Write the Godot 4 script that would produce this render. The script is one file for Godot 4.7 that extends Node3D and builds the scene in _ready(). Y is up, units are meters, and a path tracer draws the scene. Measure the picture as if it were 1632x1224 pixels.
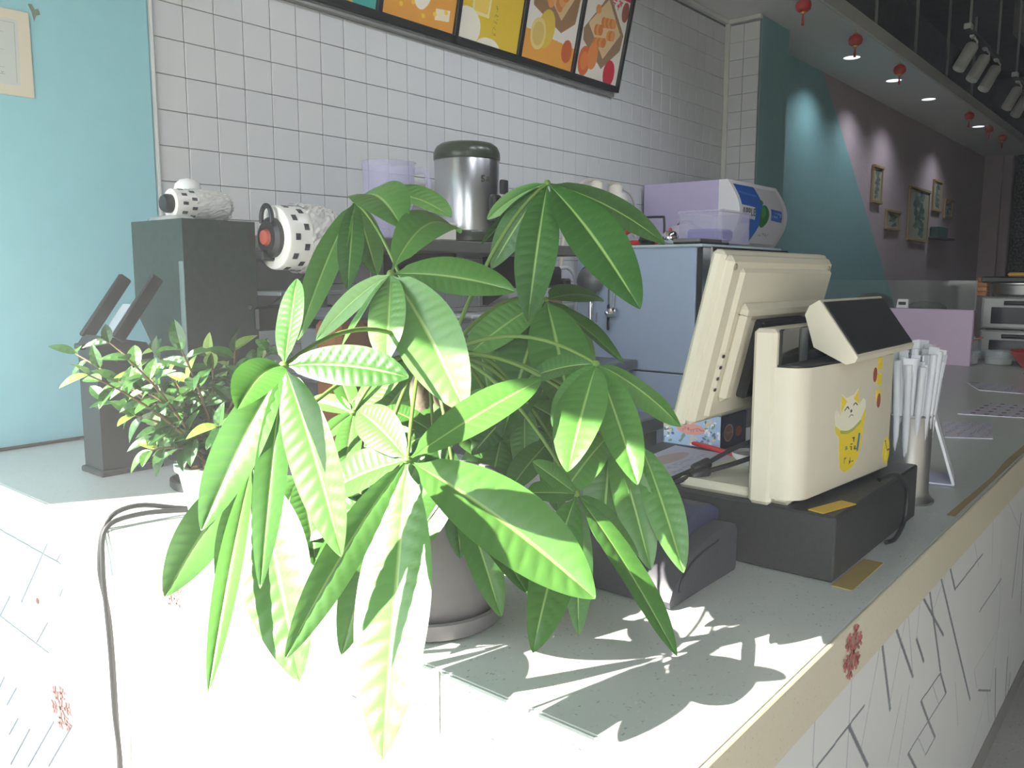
extends Node3D

const TOP := 0.76            # countertop height


class Shape:
	var v := PackedVector3Array()
	var n := PackedVector3Array()
	var uv := PackedVector2Array()
	var col := PackedColorArray()
	var tint := Color.WHITE
	var coloured := false

	func tri(a: Vector3, b: Vector3, c: Vector3, na: Vector3, nb: Vector3, nc: Vector3, ua := Vector2.ZERO, ub := Vector2.ZERO, uc := Vector2.ZERO) -> void:
		v.append_array([a, c, b])
		n.append_array([na, nc, nb])
		uv.append_array([ua, uc, ub])
		col.append_array([tint, tint, tint])

	# corners run counter-clockwise as seen from outside; uv 0..1 with a at lower left
	func quad(a: Vector3, b: Vector3, c: Vector3, d: Vector3) -> Shape:
		var m := (b - a).cross(d - a)
		if m.length() < 1e-12:
			m = (c - b).cross(d - b)
		m = m.normalized()
		tri(a, b, c, m, m, m, Vector2(0, 1), Vector2(1, 1), Vector2(1, 0))
		tri(a, c, d, m, m, m, Vector2(0, 1), Vector2(1, 0), Vector2(0, 0))
		return self

	func face(a: Vector3, b: Vector3, c: Vector3) -> void:
		var m := (b - a).cross(c - a).normalized()
		tri(a, b, c, m, m, m)

	# a box with chamfered edges
	func box(c: Vector3, s: Vector3, r := 0.0, x := Transform3D.IDENTITY) -> Shape:
		var h := s / 2.0
		var e := minf(r, minf(h.x, minf(h.y, h.z)) * 0.95)
		var p := func(sx: float, sy: float, sz: float, axis: int) -> Vector3:
			var q := Vector3(sx * (h.x - e), sy * (h.y - e), sz * (h.z - e))
			q[axis] = [sx * h.x, sy * h.y, sz * h.z][axis]
			return x * (c + q)
		for axis in 3:
			var u := (axis + 1) % 3
			var w := (axis + 2) % 3
			for s1 in [-1.0, 1.0]:
				var k := []
				for t in [[-1.0, -1.0], [1.0, -1.0], [1.0, 1.0], [-1.0, 1.0]]:
					var g := [0.0, 0.0, 0.0]
					g[axis] = s1
					g[u] = t[0]
					g[w] = t[1]
					k.append(p.call(g[0], g[1], g[2], axis))
				if s1 > 0:
					quad(k[0], k[1], k[2], k[3])
				else:
					quad(k[1], k[0], k[3], k[2])
		if e <= 0.0:
			return self
		for axis in 3:      # the twelve edges, four along each axis
			var u := (axis + 1) % 3
			var w := (axis + 2) % 3
			for t in [[-1.0, -1.0], [1.0, -1.0], [1.0, 1.0], [-1.0, 1.0]]:
				var lo := [0.0, 0.0, 0.0]
				lo[axis] = -1.0
				lo[u] = t[0]
				lo[w] = t[1]
				var hi := lo.duplicate()
				hi[axis] = 1.0
				var a: Vector3 = p.call(lo[0], lo[1], lo[2], u)
				var b: Vector3 = p.call(hi[0], hi[1], hi[2], u)
				var d: Vector3 = p.call(lo[0], lo[1], lo[2], w)
				var f: Vector3 = p.call(hi[0], hi[1], hi[2], w)
				if t[0] * t[1] > 0:
					quad(a, d, f, b)
				else:
					quad(a, b, f, d)
		for sx in [-1.0, 1.0]:
			for sy in [-1.0, 1.0]:
				for sz in [-1.0, 1.0]:
					var a: Vector3 = p.call(sx, sy, sz, 0)
					var b: Vector3 = p.call(sx, sy, sz, 1)
					var d: Vector3 = p.call(sx, sy, sz, 2)
					if sx * sy * sz > 0:
						face(a, b, d)
					else:
						face(a, d, b)
		return self

	# a profile of (radius, height) points turned round the y axis of x
	func lathe(prof: Array, x := Transform3D.IDENTITY, seg := 32, sharp := 40.0) -> Shape:
		var m := prof.size() - 1
		var sn := []
		for i in m:
			var t: Vector2 = prof[i + 1] - prof[i]
			sn.append(Vector2(t.y, -t.x).normalized())
		for i in m:
			var n0: Vector2 = sn[i]
			var n1: Vector2 = sn[i]
			if i > 0 and absf(rad_to_deg(sn[i - 1].angle_to(sn[i]))) < sharp:
				n0 = (sn[i - 1] + sn[i]).normalized()
			if i < m - 1 and absf(rad_to_deg(sn[i + 1].angle_to(sn[i]))) < sharp:
				n1 = (sn[i + 1] + sn[i]).normalized()
			var a: Vector2 = prof[i]
			var b: Vector2 = prof[i + 1]
			for k in seg:
				var c0 := Vector2.from_angle(TAU * k / seg)
				var c1 := Vector2.from_angle(TAU * (k + 1) / seg)
				var P := func(q: Vector2, c: Vector2) -> Vector3: return x * Vector3(q.x * c.x, q.y, q.x * c.y)
				var N := func(q: Vector2, c: Vector2) -> Vector3: return (x.basis * Vector3(q.x * c.x, q.y, q.x * c.y)).normalized()
				var u0 := Vector2(float(k) / seg, 1.0 - float(i) / m)
				var u1 := Vector2(float(k + 1) / seg, 1.0 - float(i + 1) / m)
				if a.x > 1e-6:
					tri(P.call(a, c0), P.call(b, c1), P.call(a, c1), N.call(n0, c0), N.call(n1, c1), N.call(n0, c1), u0, u1, Vector2(u1.x, u0.y))
				if b.x > 1e-6:
					tri(P.call(a, c0), P.call(b, c0), P.call(b, c1), N.call(n0, c0), N.call(n1, c0), N.call(n1, c1), u0, Vector2(u0.x, u1.y), u1)
		return self

	# a round bar along a path; radius may shrink from r0 to r1
	func tube(path: Array, r0: float, r1 := -1.0, seg := 8) -> Shape:
		if r1 < 0:
			r1 = r0
		var m := path.size()
		var side := Vector3.ZERO
		var rings := []
		var norms := []
		for i in m:
			var t: Vector3 = (path[mini(i + 1, m - 1)] - path[maxi(i - 1, 0)]).normalized()
			if side == Vector3.ZERO:
				side = t.cross(Vector3(0.31, 0.2, 0.93)).normalized()
			side = (side - t * side.dot(t)).normalized()
			var other := t.cross(side)
			var r := lerpf(r0, r1, float(i) / (m - 1))
			var ring := []
			var nn := []
			for k in seg + 1:
				var d: Vector3 = side * cos(TAU * k / seg) + other * sin(TAU * k / seg)
				ring.append(path[i] + d * r)
				nn.append(d)
			rings.append(ring)
			norms.append(nn)
		for i in m - 1:
			for k in seg:
				tri(rings[i][k], rings[i][k + 1], rings[i + 1][k + 1], norms[i][k], norms[i][k + 1], norms[i + 1][k + 1])
				tri(rings[i][k], rings[i + 1][k + 1], rings[i + 1][k], norms[i][k], norms[i + 1][k + 1], norms[i + 1][k])
		for e in [0, m - 1]:
			for k in seg:
				if e == 0:
					face(path[0], rings[0][k + 1], rings[0][k])
				else:
					face(path[e], rings[e][k], rings[e][k + 1])
		return self

	# a flat outline (counter-clockwise in the x-y plane of x) pulled out along +z by depth
	func prism(poly: Array, depth: float, x := Transform3D.IDENTITY, sharp := 35.0) -> Shape:
		var pts := PackedVector2Array(poly)
		if Geometry2D.is_polygon_clockwise(pts):
			pts.reverse()
		var lo := pts[0]
		var hi := pts[0]
		for q in pts:
			lo = lo.min(q)
			hi = hi.max(q)
		var ix := Geometry2D.triangulate_polygon(pts)
		var fz := (x.basis * Vector3(0, 0, 1)).normalized()
		for i in range(0, ix.size(), 3):
			var q := [pts[ix[i]], pts[ix[i + 1]], pts[ix[i + 2]]]
			if (q[1] - q[0]).cross(q[2] - q[0]) < 0:
				q.reverse()
			var f := []
			var b := []
			var t := []
			for w in q:
				f.append(x * Vector3(w.x, w.y, depth))
				b.append(x * Vector3(w.x, w.y, 0))
				t.append(Vector2((w.x - lo.x) / (hi.x - lo.x), 1.0 - (w.y - lo.y) / (hi.y - lo.y)))
			tri(f[0], f[1], f[2], fz, fz, fz, t[0], t[1], t[2])
			tri(b[0], b[2], b[1], -fz, -fz, -fz, t[0], t[2], t[1])
		var m := pts.size()
		var sn := []
		for i in m:
			var d := pts[(i + 1) % m] - pts[i]
			sn.append(Vector2(d.y, -d.x).normalized())
		for i in m:
			var a := pts[i]
			var b := pts[(i + 1) % m]
			var n0: Vector2 = sn[i]
			var n1: Vector2 = sn[i]
			if absf(rad_to_deg(sn[(i + m - 1) % m].angle_to(sn[i]))) < sharp:
				n0 = (n0 + sn[(i + m - 1) % m]).normalized()
			if absf(rad_to_deg(sn[(i + 1) % m].angle_to(sn[i]))) < sharp:
				n1 = (n1 + sn[(i + 1) % m]).normalized()
			var N0: Vector3 = (x.basis * Vector3(n0.x, n0.y, 0)).normalized()
			var N1: Vector3 = (x.basis * Vector3(n1.x, n1.y, 0)).normalized()
			var p0 := x * Vector3(a.x, a.y, 0)
			var p1 := x * Vector3(b.x, b.y, 0)
			var p2 := x * Vector3(b.x, b.y, depth)
			var p3 := x * Vector3(a.x, a.y, depth)
			tri(p0, p1, p2, N0, N1, N1)
			tri(p0, p2, p3, N0, N1, N0)
		return self

	func mesh() -> ArrayMesh:
		var a := []
		a.resize(Mesh.ARRAY_MAX)
		a[Mesh.ARRAY_VERTEX] = v
		a[Mesh.ARRAY_NORMAL] = n
		a[Mesh.ARRAY_TEX_UV] = uv
		if coloured:
			a[Mesh.ARRAY_COLOR] = col
		var out := ArrayMesh.new()
		out.add_surface_from_arrays(Mesh.PRIMITIVE_TRIANGLES, a)
		return out


var taken := {}
var mats := {}
var rng := RandomNumberGenerator.new()


func numbered(called: String) -> String:
	var k: int = taken.get(called, 0)
	taken[called] = k + 1
	return called if k == 0 else "%s_%03d" % [called, k]


func thing(called: String, label: String, category: String, at := Vector3.ZERO, group := "") -> Node3D:
	var o := Node3D.new()
	o.name = numbered(called)
	o.position = at
	add_child(o)
	return tag(o, label, category, group)


func tag(o: Node3D, label: String, category: String, group := "") -> Node3D:
	o.set_meta("label", label)
	o.set_meta("category", category)
	if group != "":
		o.set_meta("group", group)
	return o


# commits a shape written in room coordinates as one named mesh under parent
func put(called: String, s: Shape, m: Material, parent: Node3D = null) -> MeshInstance3D:
	return put_mesh(called, s.mesh(), m, parent)


func put_mesh(called: String, mesh: Mesh, m: Material, parent: Node3D = null) -> MeshInstance3D:
	var o := MeshInstance3D.new()
	o.mesh = mesh
	o.material_override = m
	if parent == null:
		o.name = numbered(called)
		add_child(o)
	else:
		o.name = called
		var p := Vector3.ZERO
		var q: Node = parent
		while q != self:
			p += q.position
			q = q.get_parent()
		o.position = -p
		parent.add_child(o, true)
	return o


func structure(called: String, s: Shape, m: Material, label := "", parent: Node3D = null) -> MeshInstance3D:
	var o := put(called, s, m, parent)
	o.set_meta("kind", "structure")
	if label != "":
		o.set_meta("label", label)
	return o


func single(called: String, s: Shape, m: Material, label: String, category: String, group := "") -> MeshInstance3D:
	var o := put(called, s, m)
	tag(o, label, category, group)
	return o


func paint(c: Color, rough := 0.6, metal := 0.0, extra := {}) -> StandardMaterial3D:
	var key := str(c, rough, metal, extra)
	if mats.has(key):
		return mats[key]
	var m := StandardMaterial3D.new()
	m.albedo_color = c
	m.roughness = rough
	m.metallic = metal
	for k in extra:
		m.set(k, extra[k])
	mats[key] = m
	return m


func rgb(r: int, g: int, b: int) -> Color:
	return Color8(r, g, b)


# fine grain for painted, plastered and moulded surfaces
func grain(c: Color, rough: float, amount: float, scale: float, seed_: int, bump := 0.0) -> StandardMaterial3D:
	var nz := FastNoiseLite.new()
	nz.seed = seed_
	nz.frequency = 0.04
	nz.fractal_octaves = 4
	var t := NoiseTexture2D.new()
	t.width = 256
	t.height = 256
	t.seamless = true
	t.noise = nz
	var ramp := Gradient.new()
	ramp.set_color(0, c.darkened(amount))
	ramp.set_color(1, c.lightened(amount))
	t.color_ramp = ramp
	var m := StandardMaterial3D.new()
	m.albedo_texture = t
	m.roughness = rough
	m.uv1_triplanar = true
	m.uv1_world_triplanar = true
	m.uv1_scale = Vector3.ONE * scale
	if bump > 0.0:
		var b := NoiseTexture2D.new()
		b.width = 256
		b.height = 256
		b.seamless = true
		b.noise = nz
		b.as_normal_map = true
		b.bump_strength = 4.0
		m.normal_enabled = true
		m.normal_texture = b
		m.normal_scale = bump
	return m


func terrazzo(base: Color, specks: Array, count: int, scale: float, rough: float, seed_: int) -> StandardMaterial3D:
	var im := Image.create(512, 512, false, Image.FORMAT_RGB8)
	im.fill(base)
	rng.seed = seed_
	for i in count:
		var c: Color = specks[rng.randi() % specks.size()]
		var x := rng.randi() % 506
		var y := rng.randi() % 506
		var w := rng.randi_range(1, 5)
		var h := rng.randi_range(1, 3)
		for a in w:
			for b in h:
				if (a == 0 or a == w - 1) and (b == 0 or b == h - 1) and w > 2 and h > 2:
					continue
				im.set_pixel(x + a, y + b, c)
	var m := StandardMaterial3D.new()
	m.albedo_texture = ImageTexture.create_from_image(im)
	m.roughness = rough
	m.uv1_triplanar = true
	m.uv1_world_triplanar = true
	m.uv1_scale = Vector3.ONE * scale
	return m


func printed(im: Image, rough := 0.5) -> StandardMaterial3D:
	var m := StandardMaterial3D.new()
	im.generate_mipmaps()
	m.albedo_texture = ImageTexture.create_from_image(im)
	m.roughness = rough
	return m


func sheet(w: int, h: int, c: Color) -> Image:
	var im := Image.create(w, h, false, Image.FORMAT_RGBA8)
	im.fill(c)
	return im


func blob(im: Image, cx: float, cy: float, rx: float, ry: float, c: Color, turn := 0.0, hollow := 0.0) -> void:
	var R := maxf(rx, ry)
	for y in range(maxi(0, int(cy - R)), mini(im.get_height(), int(cy + R) + 2)):
		for x in range(maxi(0, int(cx - R)), mini(im.get_width(), int(cx + R) + 2)):
			var d := Vector2(x - cx, y - cy).rotated(-turn)
			var q := Vector2(d.x / rx, d.y / ry).length()
			if q <= 1.0 and q >= hollow:
				im.set_pixel(x, y, c)


func patch(im: Image, poly: Array, c: Color) -> void:
	var p := PackedVector2Array(poly)
	var lo := p[0]
	var hi := p[0]
	for q in p:
		lo = lo.min(q)
		hi = hi.max(q)
	for y in range(maxi(0, int(lo.y)), mini(im.get_height(), int(hi.y) + 1)):
		for x in range(maxi(0, int(lo.x)), mini(im.get_width(), int(hi.x) + 1)):
			if Geometry2D.is_point_in_polygon(Vector2(x + 0.5, y + 0.5), p):
				im.set_pixel(x, y, c)


func line(im: Image, a: Vector2, b: Vector2, w: float, c: Color) -> void:
	var steps := int(a.distance_to(b) / 0.5) + 1
	var r := int(ceil(w / 2.0))
	for i in steps + 1:
		var p := a.lerp(b, float(i) / steps)
		for dy in range(-r, r + 1):
			for dx in range(-r, r + 1):
				if dx * dx + dy * dy <= w * w / 4.0 + 0.3:
					var x := int(p.x) + dx
					var y := int(p.y) + dy
					if x >= 0 and y >= 0 and x < im.get_width() and y < im.get_height():
						im.set_pixel(x, y, c)


func scribble(im: Image, x: int, y: int, n: int, size: int, c: Color, seed_: int) -> void:
	rng.seed = seed_
	for i in n:
		for k in 5:
			var a := Vector2(x + i * size * 1.15 + rng.randf() * size, y + rng.randf() * size)
			var b := a + (Vector2(size * 0.7, 0) if k % 2 == 0 else Vector2(0, size * 0.7)) * rng.randf_range(0.5, 1.0)
			line(im, a, b, maxf(1.0, size * 0.12), c)


func lettering(text: String, size: float, depth: float, m: Material, parent: Node3D, at: Vector3, turn := Vector3.ZERO, bold := true, fixed := "") -> MeshInstance3D:
	var t := TextMesh.new()
	var f := SystemFont.new()
	f.font_names = PackedStringArray(["Droid Sans"])
	f.font_weight = 700 if bold else 400
	t.font = f
	t.text = text
	t.font_size = 32
	t.pixel_size = size / 32.0
	t.depth = depth
	var o := put_mesh("lettering", t, m, parent)
	o.position += at
	o.rotation_degrees = turn
	return o


func curve(a: Vector3, b: Vector3, c: Vector3, steps := 8) -> Array:
	var out := []
	for i in steps + 1:
		var t := float(i) / steps
		out.append(a * (1 - t) * (1 - t) + b * 2 * t * (1 - t) + c * t * t)
	return out


func smooth(points: Array, per := 6) -> Array:
	var c := Curve3D.new()
	for i in points.size():
		var t: Vector3 = (points[mini(i + 1, points.size() - 1)] - points[maxi(i - 1, 0)]) / 6.0
		c.add_point(points[i], -t, t)
	var out := []
	for i in points.size() - 1:
		for k in per:
			out.append(c.sample(i, float(k) / per))
	out.append(points[-1])
	return out


# a frame whose x, y and z run along the given axes
func frame(at: Vector3, x: Vector3, y: Vector3) -> Transform3D:
	var X := x.normalized()
	var Z := X.cross(y).normalized()
	return Transform3D(Basis(X, Z.cross(X), Z), at)


func pole(dir: Vector3, at: Vector3) -> Transform3D:
	var y := dir.normalized()
	var x := y.cross(Vector3(0.2, 0.3, 0.9)).normalized()
	return Transform3D(Basis(x, y, x.cross(y)), at)


func _ready() -> void:
	# camera
	var cam := Camera3D.new()
	cam.name = "camera"
	cam.fov = 49.55
	cam.position = Vector3(0, 1.21, 0)
	cam.rotation_degrees = Vector3(-7.48, -50.26, 0.08)
	cam.near = 0.05
	add_child(cam)
	cam.current = true

	# sky, sun and exposure
	var env := Environment.new()
	var sky := ProceduralSkyMaterial.new()
	sky.sky_top_color = Color(0.74, 0.78, 0.82)
	sky.sky_horizon_color = Color(0.9, 0.9, 0.88)
	sky.ground_bottom_color = Color(0.55, 0.55, 0.53)
	sky.ground_horizon_color = Color(0.8, 0.8, 0.78)
	sky.sky_energy_multiplier = 2.75
	sky.ground_energy_multiplier = 1.0
	env.sky = Sky.new()
	env.sky.sky_material = sky
	env.background_mode = Environment.BG_SKY
	env.ambient_light_source = Environment.AMBIENT_SOURCE_SKY
	env.tonemap_mode = Environment.TONE_MAPPER_LINEAR
	env.tonemap_exposure = 1.0
	env.sdfgi_enabled = true
	env.ssao_enabled = true
	env.ssil_enabled = true
	env.volumetric_fog_enabled = true
	env.volumetric_fog_density = 0.0
	var we := WorldEnvironment.new()
	we.name = "environment"
	we.environment = env
	add_child(we)
	var sun := DirectionalLight3D.new()
	sun.name = "sun"
	sun.light_color = Color(1.0, 0.97, 0.92)
	sun.light_energy = 8.2
	sun.light_angular_distance = 0.5
	sun.shadow_enabled = true
	add_child(sun)
	sun.look_at_from_position(Vector3.ZERO, Vector3(0.676, -0.643, 0.36))

	build_room()
	build_counter()
	build_kitchen()
	build_dark_machines()
	build_money_tree()
	build_small_plant()
	build_checkout()
	build_counter_things()
	build_ceiling_things()
	build_added_haze()


func build_added_haze() -> void:
	# added thin fog standing in for lens glare over the sunlit entrance
	var fog := FogVolume.new()
	fog.name = "added_haze"
	fog.size = Vector3(1.7, 2.3, 2.6)
	fog.position = Vector3(0.37, 1.16, -1.0)
	var fm := FogMaterial.new()
	fm.density = 0.05
	fm.albedo = Color(1, 1, 1)
	fog.material = fm
	fog.set_meta("kind", "stuff")
	tag(fog, "added thin haze imitating lens glare in the sunlit air around the entrance", "haze")
	add_child(fog)


func build_room() -> void:
	var render_ := grain(rgb(196, 196, 192), 0.85, 0.03, 1.5, 3)
	var blue := grain(rgb(146, 203, 212), 0.75, 0.015, 1.2, 5)
	var teal := grain(rgb(122, 170, 170), 0.75, 0.02, 1.2, 6, 0.1)
	var pink := grain(rgb(178, 162, 166), 0.75, 0.02, 1.2, 7, 0.1)
	var white := grain(rgb(225, 226, 222), 0.8, 0.02, 1.0, 8)
	var dark := grain(rgb(70, 72, 66), 0.85, 0.06, 0.6, 9)
	var grout := paint(rgb(122, 125, 130), 0.9)
	structure("floor", Shape.new().box(Vector3(6.0, -0.06, 0.3), Vector3(13.3, 0.12, 5.5)), terrazzo(rgb(150, 148, 142), [rgb(128, 126, 120), rgb(168, 166, 160)], 2600, 1.2, 0.45, 12), "grey speckled stone floor of the shop")
	structure("floor_unseen_pavement", Shape.new().box(Vector3(-6.7, -0.1, 0.0), Vector3(12.1, 0.12, 26.0)), grain(rgb(176, 172, 164), 0.9, 0.06, 0.8, 14), "unseen pale pavement outside the entrance, placed to bounce light indoors")  # unseen ground outside, placed to bounce sunlight through the openings
	# the long wall behind everything
	structure("wall_left", Shape.new().box(Vector3(6.0, 1.85, -2.47), Vector3(13.2, 3.7, 0.18)), render_, "plain long wall core")
	structure("wall_left", Shape.new().box(Vector3(0.36, 1.36, -2.364), Vector3(1.75, 2.72, 0.032), 0.012), blue, "light blue painted wall beside the counter end")
	var tiles := structure("wall_left", Shape.new().box(Vector3(3.05, 1.36, -2.373), Vector3(3.63, 2.72, 0.014)), grout, "white tiled kitchen wall with grey joints")
	var pitch := Vector2(0.0985, 0.1006)
	var tile := Shape.new().box(Vector3(0, 0, 0), Vector3(0.0962, 0.0983, 0.008), 0.0012).mesh()
	var glaze := [paint(rgb(206, 208, 209), 0.3), paint(rgb(204, 206, 208), 0.3), paint(rgb(207, 209, 209), 0.3)]
	rng.seed = 21
	var far_places := []
	for cx in 37:
		for ry in 20:
			var x := 1.29 + cx * pitch.x
			var y := 0.76 + ry * pitch.y - 0.035
			if x > 4.9:
				continue
			if cx < 16 and ry >= 2:
				var o := put_mesh("tile", tile, glaze[rng.randi() % 3], tiles)
				o.position = Vector3(x, y, -2.364)
				o.rotation = Vector3(rng.randf_range(-0.0012, 0.0012), rng.randf_range(-0.0012, 0.0012), 0)
			else:
				far_places.append(Vector3(x, y, -2.364))
	var mm := MultiMesh.new()
	mm.transform_format = MultiMesh.TRANSFORM_3D
	mm.mesh = tile
	mm.instance_count = far_places.size()
	for i in far_places.size():
		mm.set_instance_transform(i, Transform3D(Basis.from_euler(Vector3(rng.randf_range(-0.0012, 0.0012), rng.randf_range(-0.0012, 0.0012), 0)), far_places[i]))
	var mi := MultiMeshInstance3D.new()
	mi.name = "far_tiles"
	mi.multimesh = mm
	mi.material_override = glaze[0]
	mi.set_meta("kind", "stuff")
	tiles.add_child(mi)
	# the tiled return and the teal pillar
	structure("trim_corner", Shape.new().box(Vector3(4.845, 1.36, -2.345), Vector3(0.022, 2.72, 0.03), 0.003).box(Vector3(3.05, 2.71, -2.35), Vector3(3.62, 0.024, 0.03), 0.004).box(Vector3(4.845, 2.71, -2.25), Vector3(0.03, 0.024, 0.23), 0.004), paint(rgb(206, 206, 200), 0.5), "pale trim strips along the tile corner and ceiling")
	structure("wall_pillar", Shape.new().box(Vector3(5.07, 1.36, -2.26), Vector3(0.41, 2.72, 0.24)), teal, "teal painted pillar at the end of the tiled wall")
	structure("wall_return", Shape.new().box(Vector3(4.861, 1.36, -2.262), Vector3(0.012, 2.72, 0.235)), grout, "narrow tiled return beside the teal pillar")
	var ret: Node3D = get_node("wall_return")
	for k in 2:
		for ry in 20:
			var o := put_mesh("tile", tile, glaze[rng.randi() % 3], ret)
			o.position = Vector3(4.851, 0.76 + ry * pitch.y - 0.035, -2.195 - k * pitch.x)
			o.rotation = Vector3(0, PI / 2, 0)
	structure("trim_tile_edge", Shape.new().box(Vector3(1.238, 1.36, -2.362), Vector3(0.014, 2.72, 0.02), 0.004), paint(rgb(222, 224, 220), 0.4), "pale plastic strip along the first tile column")
	# two-coloured side wall of the seating area
	var w := 0.02
	structure("wall_seating", Shape.new().prism([Vector2(5.28, 0), Vector2(9.86, 0), Vector2(6.49, 2.723), Vector2(5.28, 2.723)], w, Transform3D(Basis.IDENTITY, Vector3(0, 0, -2.38))), teal, "turquoise part of the far side wall")
	structure("wall_seating", Shape.new().prism([Vector2(9.86, 0), Vector2(12.45, 0), Vector2(12.45, 2.723), Vector2(6.49, 2.723)], w, Transform3D(Basis.IDENTITY, Vector3(0, 0, -2.38))), pink, "dusty pink part of the far side wall with a slanted edge")
	# soffit with its fascia, high dark ceiling
	structure("ceiling_soffit", Shape.new().box(Vector3(6.0, 2.763, -2.09), Vector3(13.0, 0.08, 0.58)), white, "lowered white ceiling strip along the wall")
	structure("trim_fascia", Shape.new().box(Vector3(6.0, 2.768, -1.79), Vector3(13.0, 0.09, 0.02), 0.003), paint(rgb(214, 212, 204), 0.6), "pale fascia board along the lowered ceiling")
	structure("ceiling", Shape.new().box(Vector3(6.0, 3.76, 0.3), Vector3(13.3, 0.12, 5.6)), dark, "high dark grey ceiling")
	structure("wall_upper", Shape.new().box(Vector3(6.0, 3.25, -2.36), Vector3(13.0, 0.89, 0.03)), dark, "dark wall strip above the lowered ceiling")
	structure("wall_right", Shape.new().box(Vector3(6.0, 1.85, 3.06), Vector3(13.3, 3.7, 0.12)), grain(rgb(188, 184, 176), 0.8, 0.03, 1.0, 15))  # unseen side wall, its colour kept pale to bounce light
	structure("wall_far", Shape.new().box(Vector3(12.56, 1.85, 0.3), Vector3(0.12, 3.7, 5.6)), dark)
	structure("wall_far_pillar", Shape.new().box(Vector3(12.44, 1.4, -2.27), Vector3(0.12, 2.8, 0.24), 0.01).box(Vector3(12.43, 1.4, -2.085), Vector3(0.14, 2.8, 0.11), 0.01), pink, "pinkish pillar at the far end of the shop")
	var black := single("greenery_panel", Shape.new().box(Vector3(12.46, 1.5, -0.9), Vector3(0.06, 3.0, 2.2)), grain(rgb(24, 34, 26), 0.9, 0.35, 3.0, 16, 0.6), "black green foliage panel at the dark far end", "panel")
	black.set_meta("kind", "structure")
	# unseen shop front: an open doorway, and a window placed to light the room
	var z := func(a: float, b: float, y0: float, y1: float) -> Shape: return Shape.new().box(Vector3(-0.56, (y0 + y1) / 2, (a + b) / 2), Vector3(0.12, y1 - y0, b - a))
	structure("wall_front", z.call(-2.56, -2.402, 0.0, 3.7), render_)
	structure("wall_front", z.call(-2.402, 0.1, 2.347, 3.7), render_)
	structure("wall_front", z.call(0.1, 3.12, 2.65, 3.7), render_)
	structure("wall_front", z.call(-0.9, 0.1, 0.0, 2.347), render_)  # unseen pier, its width chosen to bound the sunbeam
	structure("wall_front", z.call(0.1, 1.9, 0.0, 0.25), render_)
	structure("wall_front", z.call(1.9, 3.12, 0.0, 2.65), render_)
	structure("window_1", z.call(0.1, 1.9, 0.25, 2.65), paint(Color(0.9, 0.95, 0.95, 0.06), 0.02, 0.0, {"transparency": BaseMaterial3D.TRANSPARENCY_ALPHA}))  # out of view, placed to light the long counter face and the room


func stroke(im: Image, a: float, b: float, c: float, d: float, w: int) -> void:
	# a printed line given in metres on the panel: along the counter and height
	var off := -0.655 if im == side_art else 2.36
	var k := Vector2(1024.0 / 3.2, 512.0 / 0.7) if im == side_art else Vector2(1024.0 / 2.05, 512.0 / 0.7)
	var p := Vector2((a + off) * k.x, (0.7 - b) * k.y)
	var q := Vector2((c + off) * k.x, (0.7 - d) * k.y)
	line(im, p, q, 2.0 if w > 2 else 1.5, rgb(112, 114, 122) if w > 2 else rgb(168, 170, 176))


var side_art: Image


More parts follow.
